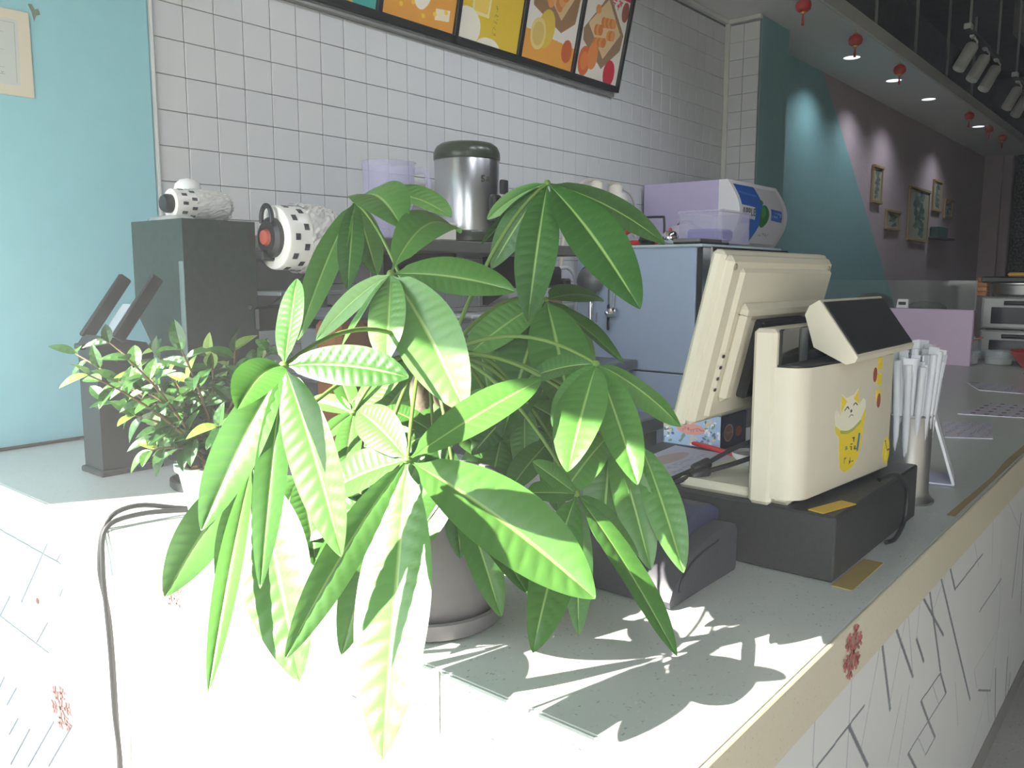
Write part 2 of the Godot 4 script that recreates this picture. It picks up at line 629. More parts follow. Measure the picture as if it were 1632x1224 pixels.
func build_counter() -> void:
	var stone := terrazzo(rgb(200, 204, 198), [rgb(172, 184, 180), rgb(150, 160, 156), rgb(184, 190, 184), rgb(216, 218, 212)], 1500, 2.2, 0.3, 31)
	var band := terrazzo(rgb(206, 197, 172), [rgb(182, 168, 136), rgb(192, 182, 156), rgb(214, 208, 190)], 1300, 3.0, 0.4, 32)
	var c := thing("counter", "white terrazzo topped service counter with line patterned panels", "counter", Vector3(2.0, 0, -1.2))
	# L-shaped top: the end by the entrance and the long run towards the ovens
	var plan := [Vector2(0.645, 0.325), Vector2(5.75, 0.325), Vector2(5.75, 1.02), Vector2(1.5, 1.02), Vector2(1.5, 2.345), Vector2(0.645, 2.345)]
	put("worktop", Shape.new().prism(plan, 0.08, Transform3D(Basis(Vector3(1, 0, 0), Vector3(0, 0, -1), Vector3(0, 1, 0)), Vector3(0, TOP - 0.08, 0))), stone, c)
	put("edge_band", Shape.new().box(Vector3(2.09, TOP - 0.042, -0.322), Vector3(2.885, 0.082, 0.006), 0.002), band, c)
	put("edge_band", Shape.new().box(Vector3(4.643, TOP - 0.042, -0.322), Vector3(2.214, 0.082, 0.006), 0.002), band, c)
	put("edge_band", Shape.new().box(Vector3(0.642, TOP - 0.042, -0.482), Vector3(0.006, 0.082, 0.314), 0.002), stone, c)
	put("edge_band", Shape.new().box(Vector3(0.642, TOP - 0.042, -1.493), Vector3(0.006, 0.082, 1.7), 0.002), stone, c)
	var body := [Vector2(0.665, 0.344), Vector2(5.7, 0.344), Vector2(5.7, 0.98), Vector2(1.46, 0.98), Vector2(1.46, 2.34), Vector2(0.665, 2.34)]
	put("carcass", Shape.new().prism(body, TOP - 0.08, Transform3D(Basis(Vector3(1, 0, 0), Vector3(0, 0, -1), Vector3(0, 1, 0)), Vector3.ZERO)), paint(rgb(214, 214, 210), 0.6), c)
	var side := sheet(1024, 512, rgb(216, 215, 211))
	var front := sheet(1024, 512, rgb(216, 215, 211))
	side_art = side
	stroke(side, 0.995, 0.669, 0.999, 0.590, 2)
	stroke(side, 1.137, 0.670, 1.137, 0.523, 2)
	stroke(side, 1.203, 0.589, 1.009, 0.585, 3)
	stroke(side, 1.139, 0.585, 1.242, 0.476, 3)
	stroke(side, 1.273, 0.667, 1.202, 0.522, 2)
	stroke(side, 1.273, 0.667, 1.348, 0.521, 3)
	stroke(side, 1.339, 0.670, 1.480, 0.526, 3)
	stroke(side, 1.414, 0.673, 1.341, 0.533, 2)
	stroke(side, 1.414, 0.673, 1.480, 0.526, 2)
	stroke(side, 1.495, 0.671, 1.694, 0.527, 3)
	stroke(side, 1.548, 0.672, 1.693, 0.454, 3)
	stroke(side, 1.624, 0.673, 2.014, 0.264, 3)
	stroke(side, 1.697, 0.670, 1.593, 0.606, 2)
	stroke(side, 1.697, 0.670, 1.769, 0.596, 3)
	stroke(side, 1.769, 0.596, 2.028, 0.600, 3)
	stroke(side, 1.908, 0.674, 1.993, 0.581, 2)
	stroke(side, 2.047, 0.462, 2.300, 0.464, 3)
	stroke(side, 1.693, 0.451, 1.550, 0.453, 3)
	stroke(side, 1.550, 0.453, 1.619, 0.385, 3)
	stroke(side, 1.619, 0.385, 1.755, 0.385, 3)
	stroke(side, 1.755, 0.385, 1.693, 0.451, 3)
	stroke(side, 1.619, 0.385, 1.483, 0.384, 3)
	stroke(side, 1.483, 0.384, 1.550, 0.322, 3)
	stroke(side, 1.619, 0.385, 1.686, 0.322, 3)
	stroke(side, 1.686, 0.322, 1.616, 0.319, 3)
	stroke(side, 1.544, 0.387, 1.616, 0.319, 2)
	stroke(side, 1.632, 0.451, 1.701, 0.382, 2)
	stroke(side, 2.294, 0.329, 2.036, 0.326, 2)
	stroke(side, 2.036, 0.326, 2.085, 0.265, 2)
	stroke(side, 2.231, 0.199, 2.055, 0.092, 2)
	stroke(side, 2.231, 0.199, 2.287, 0.090, 2)
	stroke(side, 2.277, 0.522, 2.318, 0.329, 2)
	stroke(side, 2.116, 0.686, 2.154, 0.542, 2)
	stroke(side, 2.288, 0.668, 2.538, 0.534, 2)
	stroke(side, 1.838, 0.375, 1.899, 0.254, 2)
	stroke(side, 1.461, 0.519, 1.417, 0.387, 2)
	stroke(side, 1.413, 0.520, 1.355, 0.428, 2)
	stroke(side, 2.574, 0.548, 2.555, 0.356, 2)
	stroke(side, 1.495, 0.671, 1.487, 0.592, 2)
	stroke(side, 1.487, 0.592, 1.551, 0.527, 3)
	stroke(side, 2.105, 0.250, 2.270, 0.183, 4)
	stroke(front, -2.038, 0.643, -1.665, 0.636, 3)
	stroke(front, -1.773, 0.668, -1.942, 0.497, 3)
	stroke(front, -1.942, 0.497, -2.044, 0.617, 2)
	stroke(front, -1.827, 0.668, -1.732, 0.567, 2)
	stroke(front, -1.733, 0.564, -1.667, 0.636, 3)
	stroke(front, -1.707, 0.663, -1.736, 0.637, 3)
	stroke(front, -2.007, 0.494, -2.076, 0.431, 3)
	stroke(front, -2.084, 0.429, -1.810, 0.420, 3)
	stroke(front, -1.805, 0.488, -1.875, 0.422, 3)
	stroke(front, -1.933, 0.670, -2.008, 0.296, 2)
	stroke(front, -1.874, 0.492, -1.878, 0.277, 2)
	stroke(front, -2.116, 0.285, -1.810, 0.270, 2)
	stroke(front, -2.012, 0.275, -2.082, 0.209, 3)
	stroke(front, -2.084, 0.278, -2.126, 0.234, 3)
	stroke(front, -2.017, 0.199, -2.084, 0.134, 3)
	stroke(front, -1.951, 0.197, -2.089, 0.057, 3)
	stroke(front, -1.810, 0.267, -1.978, 0.096, 3)
	stroke(front, -1.669, 0.341, -1.859, 0.144, 3)
	stroke(front, -1.680, 0.466, -1.733, 0.357, 2)
	stroke(front, -1.799, 0.483, -1.675, 0.342, 2)
	stroke(front, -1.353, 0.664, -1.402, 0.613, 4)
	stroke(front, -1.311, 0.662, -1.315, 0.604, 2)
	stroke(front, -1.153, 0.660, -1.202, 0.557, 3)
	stroke(front, -1.184, 0.660, -1.167, 0.638, 2)
	stroke(front, -1.068, 0.656, -1.161, 0.563, 4)
	stroke(front, -1.405, 0.462, -1.475, 0.394, 2)
	stroke(front, -0.839, 0.651, -0.839, 0.554, 3)
	stroke(front, -0.813, 0.665, -0.760, 0.586, 3)
	stroke(front, -0.809, 0.666, -0.813, 0.565, 3)
	stroke(front, -0.723, 0.654, -0.725, 0.600, 3)
	stroke(front, -0.693, 0.657, -0.694, 0.612, 3)
	stroke(front, -0.795, 0.636, -0.877, 0.539, 4)
	stroke(front, -0.883, 0.654, -0.877, 0.539, 3)
	rng.seed = 33      # the pattern goes on beyond what can be read
	for i in 26:
		var x := rng.randf_range(2.3, 3.7)
		var y := rng.randf_range(0.1, 0.62)
		var up := rng.randf_range(0.1, 0.3)
		stroke(side, x, y, x + up * rng.randf_range(-0.25, 0.35), y - up, 2 + rng.randi() % 2)
	var flip := func(im: Image) -> StandardMaterial3D: return printed(im, 0.45)
	put("front_panel", Shape.new().quad(Vector3(0.655, 0, -0.334), Vector3(3.855, 0, -0.334), Vector3(3.855, 0.7, -0.334), Vector3(0.655, 0.7, -0.334)).quad(Vector3(3.855, 0, -0.344), Vector3(0.655, 0, -0.344), Vector3(0.655, 0.68, -0.344), Vector3(3.855, 0.68, -0.344)), flip.call(side), c)
	put("front_panel", Shape.new().box(Vector3(4.78, 0.34, -0.339), Vector3(1.84, 0.68, 0.01)), paint(rgb(216, 215, 211), 0.45), c)
	put("end_panel", Shape.new().quad(Vector3(0.655, 0, -2.36), Vector3(0.655, 0, -0.31), Vector3(0.655, 0.7, -0.31), Vector3(0.655, 0.7, -2.36)), flip.call(front), c)
	put("skirting", Shape.new().box(Vector3(3.2, 0.03, -0.338), Vector3(5.0, 0.06, 0.012)), paint(rgb(120, 116, 108), 0.7), c)
	# red snowflake stickers on the edge and the end panel
	var red := paint(rgb(158, 78, 70), 0.6)
	var faded := paint(rgb(190, 140, 132), 0.6)
	snowflake(frame(Vector3(1.08, 0.722, -0.3175), Vector3(1, 0, 0), Vector3(0, 1, 0)), 0.036, red, "dark red snowflake sticker on the beige counter edge")
	snowflake(frame(Vector3(0.6375, 0.706, -1.244), Vector3(0, 0, 1), Vector3(0, 1, 0)), 0.034, faded, "faded red snowflake sticker on the sunlit slab edge under the leaves")
	snowflake(frame(Vector3(0.6535, 0.314, -1.764), Vector3(0, 0, 1), Vector3(0, 1, 0)), 0.05, faded, "faded red snowflake sticker low on the shaded end panel")
	single("sticker_scrap", Shape.new().lathe([Vector2(0, 0.001), Vector2(0.006, 0.001), Vector2(0.007, 0)], Transform3D(Basis(Vector3(0, 0, 1), PI / 2), Vector3(0.654, 0.525, -1.847)), 12), paint(rgb(120, 76, 66), 0.7), "small brown sticker remnant on the shaded end panel", "sticker")
	# old adhesive tape left on the top
	var tape := paint(rgb(176, 150, 70), 0.5)
	single("tape_strip", Shape.new().box(Vector3(1.27, TOP + 0.0006, -0.372), Vector3(0.15, 0.0012, 0.03)), tape, "yellow brown tape strip on the worktop beside the black cash drawer", "tape")
	single("tape_strip", Shape.new().prism([Vector2(1.7, 0.33), Vector2(2.9, 0.327), Vector2(2.9, 0.34), Vector2(2.3, 0.346), Vector2(2.1, 0.339), Vector2(1.7, 0.345)], 0.001, Transform3D(Basis(Vector3(1, 0, 0), Vector3(0, 0, -1), Vector3(0, 1, 0)), Vector3(0, TOP, 0))), paint(rgb(170, 150, 104), 0.6), "long worn tape remnant along the counter edge near the menu sheets", "tape")
	# two black cables over the edge
	var rubber := paint(rgb(38, 38, 40), 0.5)
	for k in 2:
		var d := k * 0.013
		var pts := [Vector3(0.86, TOP + 0.006, -1.40 + d), Vector3(0.78, TOP + 0.012, -1.45 + d), Vector3(0.70, TOP + 0.03 - d, -1.475 + d), Vector3(0.645 - d * 0.3, TOP + 0.012 - d * 0.6, -1.476 + d), Vector3(0.622 + d * 0.2, TOP - 0.06, -1.463 + d * 1.2), Vector3(0.628, 0.62, -1.456 + d * 0.4), Vector3(0.632, 0.54, -1.458 + d * 0.2), Vector3(0.634, 0.42, -1.463 + d * 0.3), Vector3(0.638, 0.30, -1.472 + d), Vector3(0.64, 0.0, -1.50 + d)]
		if k == 1:
			for i in pts.size():
				pts[i].x -= 0.004
		single("power_cable", Shape.new().tube(smooth(pts, 5), 0.0045, 0.0045, 8), rubber, ["black cable hanging over the counter end, outer one of the pair on the left", "black cable hanging over the counter end, inner one nearer the tree leaves"][k], "cable", "cables over the counter end")
	single("wall_cable", Shape.new().tube(smooth([Vector3(0.66, TOP + 0.006, -2.335), Vector3(0.8, TOP + 0.005, -2.338), Vector3(0.95, TOP + 0.006, -2.338), Vector3(1.1, TOP + 0.005, -2.334)], 5), 0.0045), rubber, "thin dark cable lying where blue wall meets the worktop", "cable")


func snowflake(x: Transform3D, r: float, m: Material, label: String) -> void:
	var s := Shape.new()
	for k in 6:
		var a := TAU * k / 6 + 0.26
		var y := x * Transform3D(Basis(Vector3(0, 0, 1), a), Vector3.ZERO)
		s.box(Vector3(r * 0.5, 0, 0.0005), Vector3(r, r * 0.13, 0.001), 0.0, y)
		for t in [0.45, 0.72]:
			for g in [-1.0, 1.0]:
				s.box(Vector3(r * 0.17, 0, 0.0005), Vector3(r * 0.34, r * 0.1, 0.001), 0.0, y * Transform3D(Basis(Vector3(0, 0, 1), g * 0.95), Vector3(r * t, 0, 0)))
	single("snowflake_sticker", s, m, label, "sticker", "snowflake stickers")


func build_kitchen() -> void:
	var steel := paint(rgb(196, 198, 200), 0.28, 1.0)
	var chrome := paint(rgb(214, 216, 218), 0.12, 1.0)
	var black := paint(rgb(30, 32, 32), 0.45)
	var ivory := paint(rgb(226, 222, 210), 0.5)
	# menu board leaning off the tiled wall
	build_menu_board()
	# certificate on the blue wall
	var cert := thing("certificate", "cream bordered paper certificate on the light blue wall", "certificate", Vector3(0.72, 1.65, -2.345))
	var im := sheet(256, 160, rgb(214, 206, 182))
	patch(im, [Vector2(18, 18), Vector2(238, 18), Vector2(238, 142), Vector2(18, 142)], rgb(196, 202, 196))
	for k in 4:
		line(im, Vector2(24, 24), Vector2(232, 24), 1.5, rgb(176, 168, 140))
		line(im, Vector2(232, 24), Vector2(232, 136), 1.5, rgb(176, 168, 140))
	for k in 7:
		line(im, Vector2(36, 44 + k * 11), Vector2(214 - (k % 3) * 18, 44 + k * 11), 1.2, rgb(160, 164, 160))
	scribble(im, 150, 118, 6, 9, rgb(150, 150, 140), 3)
	put("print", Shape.new().box(Vector3(0.72, 1.757, -2.346), Vector3(0.385, 0.205, 0.002)).quad(Vector3(0.528, 1.656, -2.3445), Vector3(0.908, 1.656, -2.3445), Vector3(0.912, 1.862, -2.3445), Vector3(0.528, 1.862, -2.3445)), printed(im, 0.6), cert)
	single("wall_stain", Shape.new().prism([Vector2(0, 0), Vector2(0.006, 0.016), Vector2(0.016, 0.02), Vector2(0.012, 0.034), Vector2(0.004, 0.03), Vector2(-0.004, 0.042), Vector2(-0.012, 0.04), Vector2(-0.004, 0.022)], 0.0008, Transform3D(Basis.IDENTITY, Vector3(0.925, 1.845, -2.3478))), grain(rgb(120, 134, 110), 0.9, 0.25, 30.0, 77), "greenish dirt smear beside the certificate corner", "stain")
	# shelf
	var sh := thing("wall_shelf", "dark grey shelf board on brackets along the tiled wall", "shelf", Vector3(2.1, 1.28, -2.36))
	put("board", Shape.new().box(Vector3(2.08, 1.303, -2.15), Vector3(1.36, 0.04, 0.41), 0.004), paint(rgb(92, 92, 86), 0.5), sh)
	for x in [1.55, 2.1, 2.65]:
		put("bracket", Shape.new().prism([Vector2(0, 0), Vector2(0.36, 0), Vector2(0.36, -0.02), Vector2(0.02, -0.2), Vector2(0, -0.2)], 0.012, Transform3D(Basis(Vector3(0, 0, 1), Vector3(0, 1, 0), Vector3(-1, 0, 0)), Vector3(x, 1.283, -2.355))), black, sh)
	# tea barrel
	var o := Vector3(2.29, 1.323, -2.12)
	var b := thing("tea_barrel", "tall steel insulated tea barrel with dark green lid on the wall shelf", "barrel", o)
	var gl := paint(rgb(52, 62, 46), 0.3)
	var at := Transform3D(Basis.IDENTITY, o)
	put("foot", Shape.new().lathe([Vector2(0, 0), Vector2(0.112, 0), Vector2(0.122, 0.008), Vector2(0.122, 0.04), Vector2(0.118, 0.045), Vector2(0, 0.045)], at, 48), gl, b)
	put("body", Shape.new().lathe([Vector2(0, 0.04), Vector2(0.117, 0.04), Vector2(0.118, 0.05), Vector2(0.118, 0.305), Vector2(0.115, 0.31), Vector2(0, 0.31)], at, 64), steel, b)
	put("lid", Shape.new().lathe([Vector2(0.12, 0.298), Vector2(0.122, 0.305), Vector2(0.121, 0.325), Vector2(0.112, 0.345), Vector2(0.095, 0.357), Vector2(0.06, 0.362), Vector2(0, 0.363)], at, 48), gl, b)
	var td := Vector3(0.05, 0, 0.9987)
	var side := Vector3(td.z, 0, -td.x)
	var tp := o + td * 0.12 + Vector3(0, 0.12, 0)
	put("tap", Shape.new().box(Vector3(0, 0, 0.012), Vector3(0.05, 0.1, 0.03), 0.008, Transform3D(Basis(side, Vector3.UP, td), tp)).tube([tp + td * 0.01, tp + td * 0.07, tp + td * 0.08 - Vector3(0, 0.05, 0)], 0.014).box(Vector3(0, 0.075, 0.05), Vector3(0.035, 0.05, 0.02), 0.005, Transform3D(Basis(side, Vector3.UP, td), tp)), black, b)
	# "Sa" near the right edge, as far as the photograph shows the word
	var face := Vector3(-0.23, 0, 0.973)
	lettering("Sa", 0.034, 0.001, paint(rgb(70, 72, 60), 0.5), b, o + face * 0.1185 + Vector3(0, 0.225, 0), Vector3(0, rad_to_deg(atan2(face.x, face.z)), 0))
	# measuring jug
	o = Vector3(1.89, 1.323, -2.1)
	var milky := paint(Color(0.80, 0.78, 0.92, 0.3), 0.35, 0.0, {"transparency": BaseMaterial3D.TRANSPARENCY_ALPHA})
	var j := thing("measuring_jug", "frosted lilac plastic measuring jug left of the tea barrel", "jug", o)
	at = Transform3D(Basis.IDENTITY, o)
	put("body", Shape.new().lathe([Vector2(0, 0), Vector2(0.07, 0), Vector2(0.074, 0.006), Vector2(0.087, 0.245), Vector2(0.091, 0.25), Vector2(0.084, 0.25), Vector2(0.07, 0.012), Vector2(0, 0.012)], at, 40), milky, j)
	var hd := Vector3(0.80, 0, 0.6)
	put("handle", Shape.new().tube(smooth([o + hd * 0.083 + Vector3(0, 0.225, 0), o + hd * 0.125 + Vector3(0, 0.222, 0), o + hd * 0.13 + Vector3(0, 0.15, 0), o + hd * 0.11 + Vector3(0, 0.07, 0), o + hd * 0.076 + Vector3(0, 0.05, 0)], 5), 0.011), milky, j)
	var wb := thing("white_box", "small cream box on the shelf between jug and tea barrel", "box", Vector3(2.06, 1.323, -2.03))
	put("body", Shape.new().box(Vector3(2.06, 1.35, -2.03), Vector3(0.09, 0.054, 0.07), 0.006), ivory, wb)
	put("lid", Shape.new().box(Vector3(2.06, 1.38, -2.03), Vector3(0.094, 0.01, 0.074), 0.003), ivory, wb)
	# lower worktop along the tiles, and what stands on it
	var lw := thing("back_worktop", "dark steel back worktop below the wall shelf", "worktop", Vector3(2.2, 0, -2.1))
	put("top", Shape.new().box(Vector3(2.24, 0.84, -2.08), Vector3(1.5, 0.04, 0.55), 0.004), paint(rgb(130, 134, 136), 0.35, 0.8), lw)
	for k in 3:
		put("door", Shape.new().box(Vector3(1.75 + k * 0.49, 0.43, -1.825), Vector3(0.47, 0.74, 0.02), 0.004), paint(rgb(150, 152, 152), 0.5), lw)
	put("body", Shape.new().box(Vector3(2.24, 0.42, -2.09), Vector3(1.48, 0.8, 0.5)), paint(rgb(140, 142, 142), 0.6), lw)
	var ld := thing("steel_ledge", "grey steel ledge in front of the tall refrigerator", "ledge", Vector3(2.4, 0, -1.62))
	put("top", Shape.new().box(Vector3(2.5, 0.67, -1.65), Vector3(0.4, 0.055, 0.28), 0.006), paint(rgb(130, 138, 144), 0.4, 0.5), ld)
	put("body", Shape.new().box(Vector3(2.5, 0.32, -1.65), Vector3(0.36, 0.64, 0.24)), paint(rgb(120, 126, 130), 0.5), ld)
	# clear storage boxes on the lower worktop
	var clear := paint(Color(0.78, 0.82, 0.85, 0.35), 0.2, 0.0, {"transparency": BaseMaterial3D.TRANSPARENCY_ALPHA})
	for k in 3:
		var bx := 1.72 + k * 0.27
		var t := thing("storage_box", ["clear plastic storage box under the shelf, nearest the dark machine", "middle clear plastic storage box under the shelf", "clear plastic storage box under the shelf below the tea barrel"][k], "box", Vector3(bx, 0.86, -2.1), "clear boxes under the shelf")
		put("body", Shape.new().box(Vector3(bx, 0.96, -2.1), Vector3(0.22, 0.19, 0.26), 0.015), clear, t)
		put("lid", Shape.new().box(Vector3(bx, 1.063, -2.1), Vector3(0.23, 0.015, 0.27), 0.005), paint(rgb(190, 196, 196), 0.4), t)
	# refrigerator: its pale blue side towards the entrance
	var shell := grain(rgb(168, 184, 208), 0.35, 0.015, 2.0, 41)
	var f := thing("refrigerator", "tall pale blue steel refrigerator beside the tiled wall", "refrigerator", Vector3(3.4, 0, -1.84))
	put("lower_side", Shape.new().box(Vector3(3.39, 0.405, -1.84), Vector3(0.78, 0.81, 0.568), 0.004), shell, f)
	put("upper_side", Shape.new().box(Vector3(3.39, 1.068, -1.84), Vector3(0.78, 0.504, 0.568), 0.004), shell, f)
	put("seam", Shape.new().box(Vector3(3.39, 0.815, -1.84), Vector3(0.77, 0.014, 0.56)), black, f)
	put("gasket", Shape.new().box(Vector3(3.395, 0.68, -1.545), Vector3(0.77, 1.27, 0.022)), black, f)
	var dr := put("door", Shape.new().box(Vector3(3.39, 0.4, -1.513), Vector3(0.77, 0.8, 0.045), 0.006), chrome, f)
	put("handle", Shape.new().tube([Vector3(3.05, 0.5, -1.49), Vector3(3.05, 0.5, -1.455), Vector3(3.05, 0.72, -1.455), Vector3(3.05, 0.72, -1.49)], 0.008), black, dr)
	dr = put("door", Shape.new().box(Vector3(3.39, 1.07, -1.513), Vector3(0.77, 0.5, 0.045), 0.006), chrome, f)
	put("handle", Shape.new().tube([Vector3(3.05, 0.9, -1.49), Vector3(3.05, 0.9, -1.455), Vector3(3.05, 1.12, -1.455), Vector3(3.05, 1.12, -1.49)], 0.008), black, dr)
	put("top", Shape.new().box(Vector3(3.39, 1.325, -1.83), Vector3(0.79, 0.012, 0.6), 0.003), paint(rgb(176, 190, 196), 0.4), f)
	# tools hanging on the side of the refrigerator
	var s := thing("strainer", "round grey mesh strainer hanging on the refrigerator side", "strainer", Vector3(2.985, 1.12, -2.05))
	var sc := pole(Vector3(-1, 0, 0), Vector3(2.985, 1.185, -2.04))
	put("mesh_bowl", Shape.new().lathe([Vector2(0.062, 0.004), Vector2(0.055, 0.03), Vector2(0.035, 0.045), Vector2(0, 0.05)], sc, 28), paint(rgb(120, 124, 124), 0.5, 0.6), s)
	put("rim", Shape.new().lathe([Vector2(0.06, 0), Vector2(0.067, 0), Vector2(0.068, 0.006), Vector2(0.06, 0.006), Vector2(0.06, 0)], sc, 28), chrome, s)
	put("handle", Shape.new().tube([Vector3(2.98, 1.12, -2.04), Vector3(2.975, 1.02, -2.035)], 0.006), chrome, s)
	var l := thing("ladle", "small steel ladle with black grip hanging on the refrigerator side", "ladle", Vector3(2.985, 1.0, -1.93))
	put("handle", Shape.new().tube([Vector3(2.985, 1.25, -1.915), Vector3(2.982, 1.075, -1.925)], 0.004), chrome, l)
	put("bowl", Shape.new().lathe([Vector2(0, -0.024), Vector2(0.016, -0.02), Vector2(0.026, -0.008), Vector2(0.028, 0.004), Vector2(0.025, 0.004), Vector2(0.02, -0.008), Vector2(0, -0.018)], Transform3D(Basis(Vector3(0, 0, 1), 0.5), Vector3(2.965, 1.055, -1.925)), 20), chrome, l)
	l = thing("spatula", "thin steel spatula with black tip hanging left of the ladle", "spatula", Vector3(2.985, 0.98, -1.97))
	put("blade", Shape.new().box(Vector3(2.9965, 1.17, -1.955), Vector3(0.004, 0.18, 0.009), 0.001), chrome, l)
	put("grip", Shape.new().box(Vector3(2.994, 1.03, -1.957), Vector3(0.01, 0.11, 0.013), 0.004), black, l)
	l = thing("hook_clip", "small steel hook below the strainer on the refrigerator side", "hook", Vector3(2.985, 1.04, -2.06))
	put("wire", Shape.new().tube(smooth([Vector3(2.99, 1.10, -2.03), Vector3(2.975, 1.09, -2.028), Vector3(2.975, 1.02, -2.026), Vector3(2.985, 1.0, -2.015), Vector3(2.985, 1.05, -2.008)], 4), 0.003), chrome, l)
	# things on top of the refrigerator
	var y := 1.331
	var rd := paint(rgb(186, 34, 30), 0.35)
	var q := thing("red_clip_tool", "red handled kitchen tool with black grip on the refrigerator top", "tool", Vector3(3.06, y, -1.83))
	put("red_handle", Shape.new().tube(smooth([Vector3(3.05, y + 0.012, -1.93), Vector3(3.05, y + 0.05, -1.92), Vector3(3.05, y + 0.068, -1.87), Vector3(3.05, y + 0.055, -1.82), Vector3(3.05, y + 0.03, -1.79), Vector3(3.05, y + 0.012, -1.76)], 5), 0.011).tube([Vector3(3.05, y + 0.012, -1.93), Vector3(3.05, y + 0.012, -1.82)], 0.011), rd, q)
	put("black_grip", Shape.new().lathe([Vector2(0, 0), Vector2(0.03, 0.002), Vector2(0.038, 0.02), Vector2(0.03, 0.04), Vector2(0.012, 0.05), Vector2(0, 0.05)], Transform3D(Basis.IDENTITY, Vector3(3.04, y, -1.80)), 20), black, q)
	q = thing("metal_ball", "small shiny metal ball lid on the refrigerator top", "lid", Vector3(3.05, y, -1.7))
	put("shell", Shape.new().lathe([Vector2(0, 0), Vector2(0.02, 0.002), Vector2(0.03, 0.012), Vector2(0.034, 0.028), Vector2(0.03, 0.045), Vector2(0.018, 0.056), Vector2(0, 0.06)], Transform3D(Basis.IDENTITY, Vector3(3.06, y, -1.705)), 28), chrome, q)
	put("knob", Shape.new().lathe([Vector2(0.006, 0.057), Vector2(0.007, 0.066), Vector2(0, 0.07)], Transform3D(Basis.IDENTITY, Vector3(3.06, y, -1.705)), 12), rd, q)
	q = thing("wire_stand", "black wire handle stand behind the red tool on the refrigerator", "stand", Vector3(3.12, y, -1.85))
	put("wire", Shape.new().tube(smooth([Vector3(3.12, y, -1.965), Vector3(3.12, y + 0.10, -1.962), Vector3(3.12, y + 0.118, -1.945), Vector3(3.12, y + 0.12, -1.79), Vector3(3.12, y + 0.105, -1.77), Vector3(3.12, y, -1.768)], 4), 0.005), black, q)
	put("foot_bar", Shape.new().tube([Vector3(3.12, y + 0.004, -1.98), Vector3(3.12, y + 0.004, -1.755)], 0.005), black, q)
	q = thing("black_tray", "flat black tray on the refrigerator corner", "tray", Vector3(3.1, y, -1.62))
	put("plate", Shape.new().box(Vector3(3.13, y + 0.006, -1.6), Vector3(0.26, 0.012, 0.12), 0.004), black, q)
	put("rim", Shape.new().box(Vector3(3.13, y + 0.015, -1.545), Vector3(0.26, 0.014, 0.006), 0.002).box(Vector3(3.003, y + 0.015, -1.6), Vector3(0.006, 0.014, 0.12), 0.002), paint(rgb(150, 152, 150), 0.3, 0.8), q)
	q = thing("plastic_tub", "translucent pale plastic tub with blue inside on the refrigerator", "tub", Vector3(3.3, y, -1.66))
	var pl := paint(Color(0.78, 0.77, 0.86, 0.32), 0.3, 0.0, {"transparency": BaseMaterial3D.TRANSPARENCY_ALPHA})
	var tb := Shape.new()
	for g in [-1.0, 1.0]:
		tb.box(Vector3(3.32 + g * 0.127, y + 0.075, -1.64), Vector3(0.006, 0.13, 0.19), 0.002)
		tb.box(Vector3(3.32, y + 0.075, -1.64 + g * 0.097), Vector3(0.26, 0.13, 0.006), 0.002)
	tb.box(Vector3(3.32, y + 0.014, -1.64), Vector3(0.25, 0.006, 0.19), 0.002).box(Vector3(3.32, y + 0.14, -1.543), Vector3(0.28, 0.01, 0.012), 0.003).box(Vector3(3.19, y + 0.14, -1.64), Vector3(0.012, 0.01, 0.21), 0.003)
	put("body", tb, pl, q)
	put("content", Shape.new().box(Vector3(3.3, y + 0.045, -1.65), Vector3(0.16, 0.05, 0.14), 0.01), paint(rgb(86, 90, 206), 0.4), q)
	q = thing("lidded_pot", "pale grey rounded pot with black knob lid behind the plastic tub", "pot", Vector3(3.45, y, -1.86))
	put("body", Shape.new().lathe([Vector2(0, 0), Vector2(0.075, 0), Vector2(0.09, 0.02), Vector2(0.085, 0.07), Vector2(0.06, 0.098), Vector2(0, 0.105)], Transform3D(Basis.IDENTITY, Vector3(3.42, y, -1.83)), 28), paint(rgb(176, 172, 186), 0.5), q)
	put("lid_rim", Shape.new().tube(smooth([Vector3(3.42, y + 0.1, -1.87), Vector3(3.42, y + 0.118, -1.85), Vector3(3.42, y + 0.12, -1.81), Vector3(3.42, y + 0.1, -1.79)], 4), 0.005), black, q)
	# water filter canisters with hoses on the tiles
	for k in 2:
		var cx := 3.345 + k * 0.17
		o = Vector3(cx, 1.355, -2.27)
		var wf := thing("water_filter", ["white upright water filter canister on the tiles, one with the hose", "white upright water filter canister next to the lilac machine"][k], "filter", o, "water filters on the tiles")
		at = Transform3D(Basis.IDENTITY, o)
		put("canister", Shape.new().lathe([Vector2(0, 0), Vector2(0.055, 0), Vector2(0.062, 0.01), Vector2(0.062, 0.23), Vector2(0.05, 0.25), Vector2(0, 0.254)], at, 28), paint(rgb(222, 218, 208), 0.35), wf)
		put("cap", Shape.new().lathe([Vector2(0.036, 0.25), Vector2(0.036, 0.285), Vector2(0.022, 0.295), Vector2(0, 0.295)], at, 20), ivory, wf)
		put("fitting", Shape.new().tube([o + Vector3(-0.05, 0.295, 0.0), o + Vector3(0.05, 0.295, 0.0)], 0.008), paint(rgb(196, 186, 168), 0.4), wf)
		put("clamp", Shape.new().box(o + Vector3(0, 0.1, -0.04), Vector3(0.1, 0.02, 0.07), 0.003), ivory, wf)
	single("water_hose", Shape.new().tube(smooth([Vector3(3.29, 1.65, -2.27), Vector3(3.2, 1.62, -2.25), Vector3(3.12, 1.56, -2.24), Vector3(3.07, 1.47, -2.22), Vector3(3.01, 1.36, -2.21), Vector3(2.98, 1.24, -2.2)], 6), 0.01), paint(rgb(206, 196, 182), 0.4), "cream hose running down the tiles from the water filter", "hose")
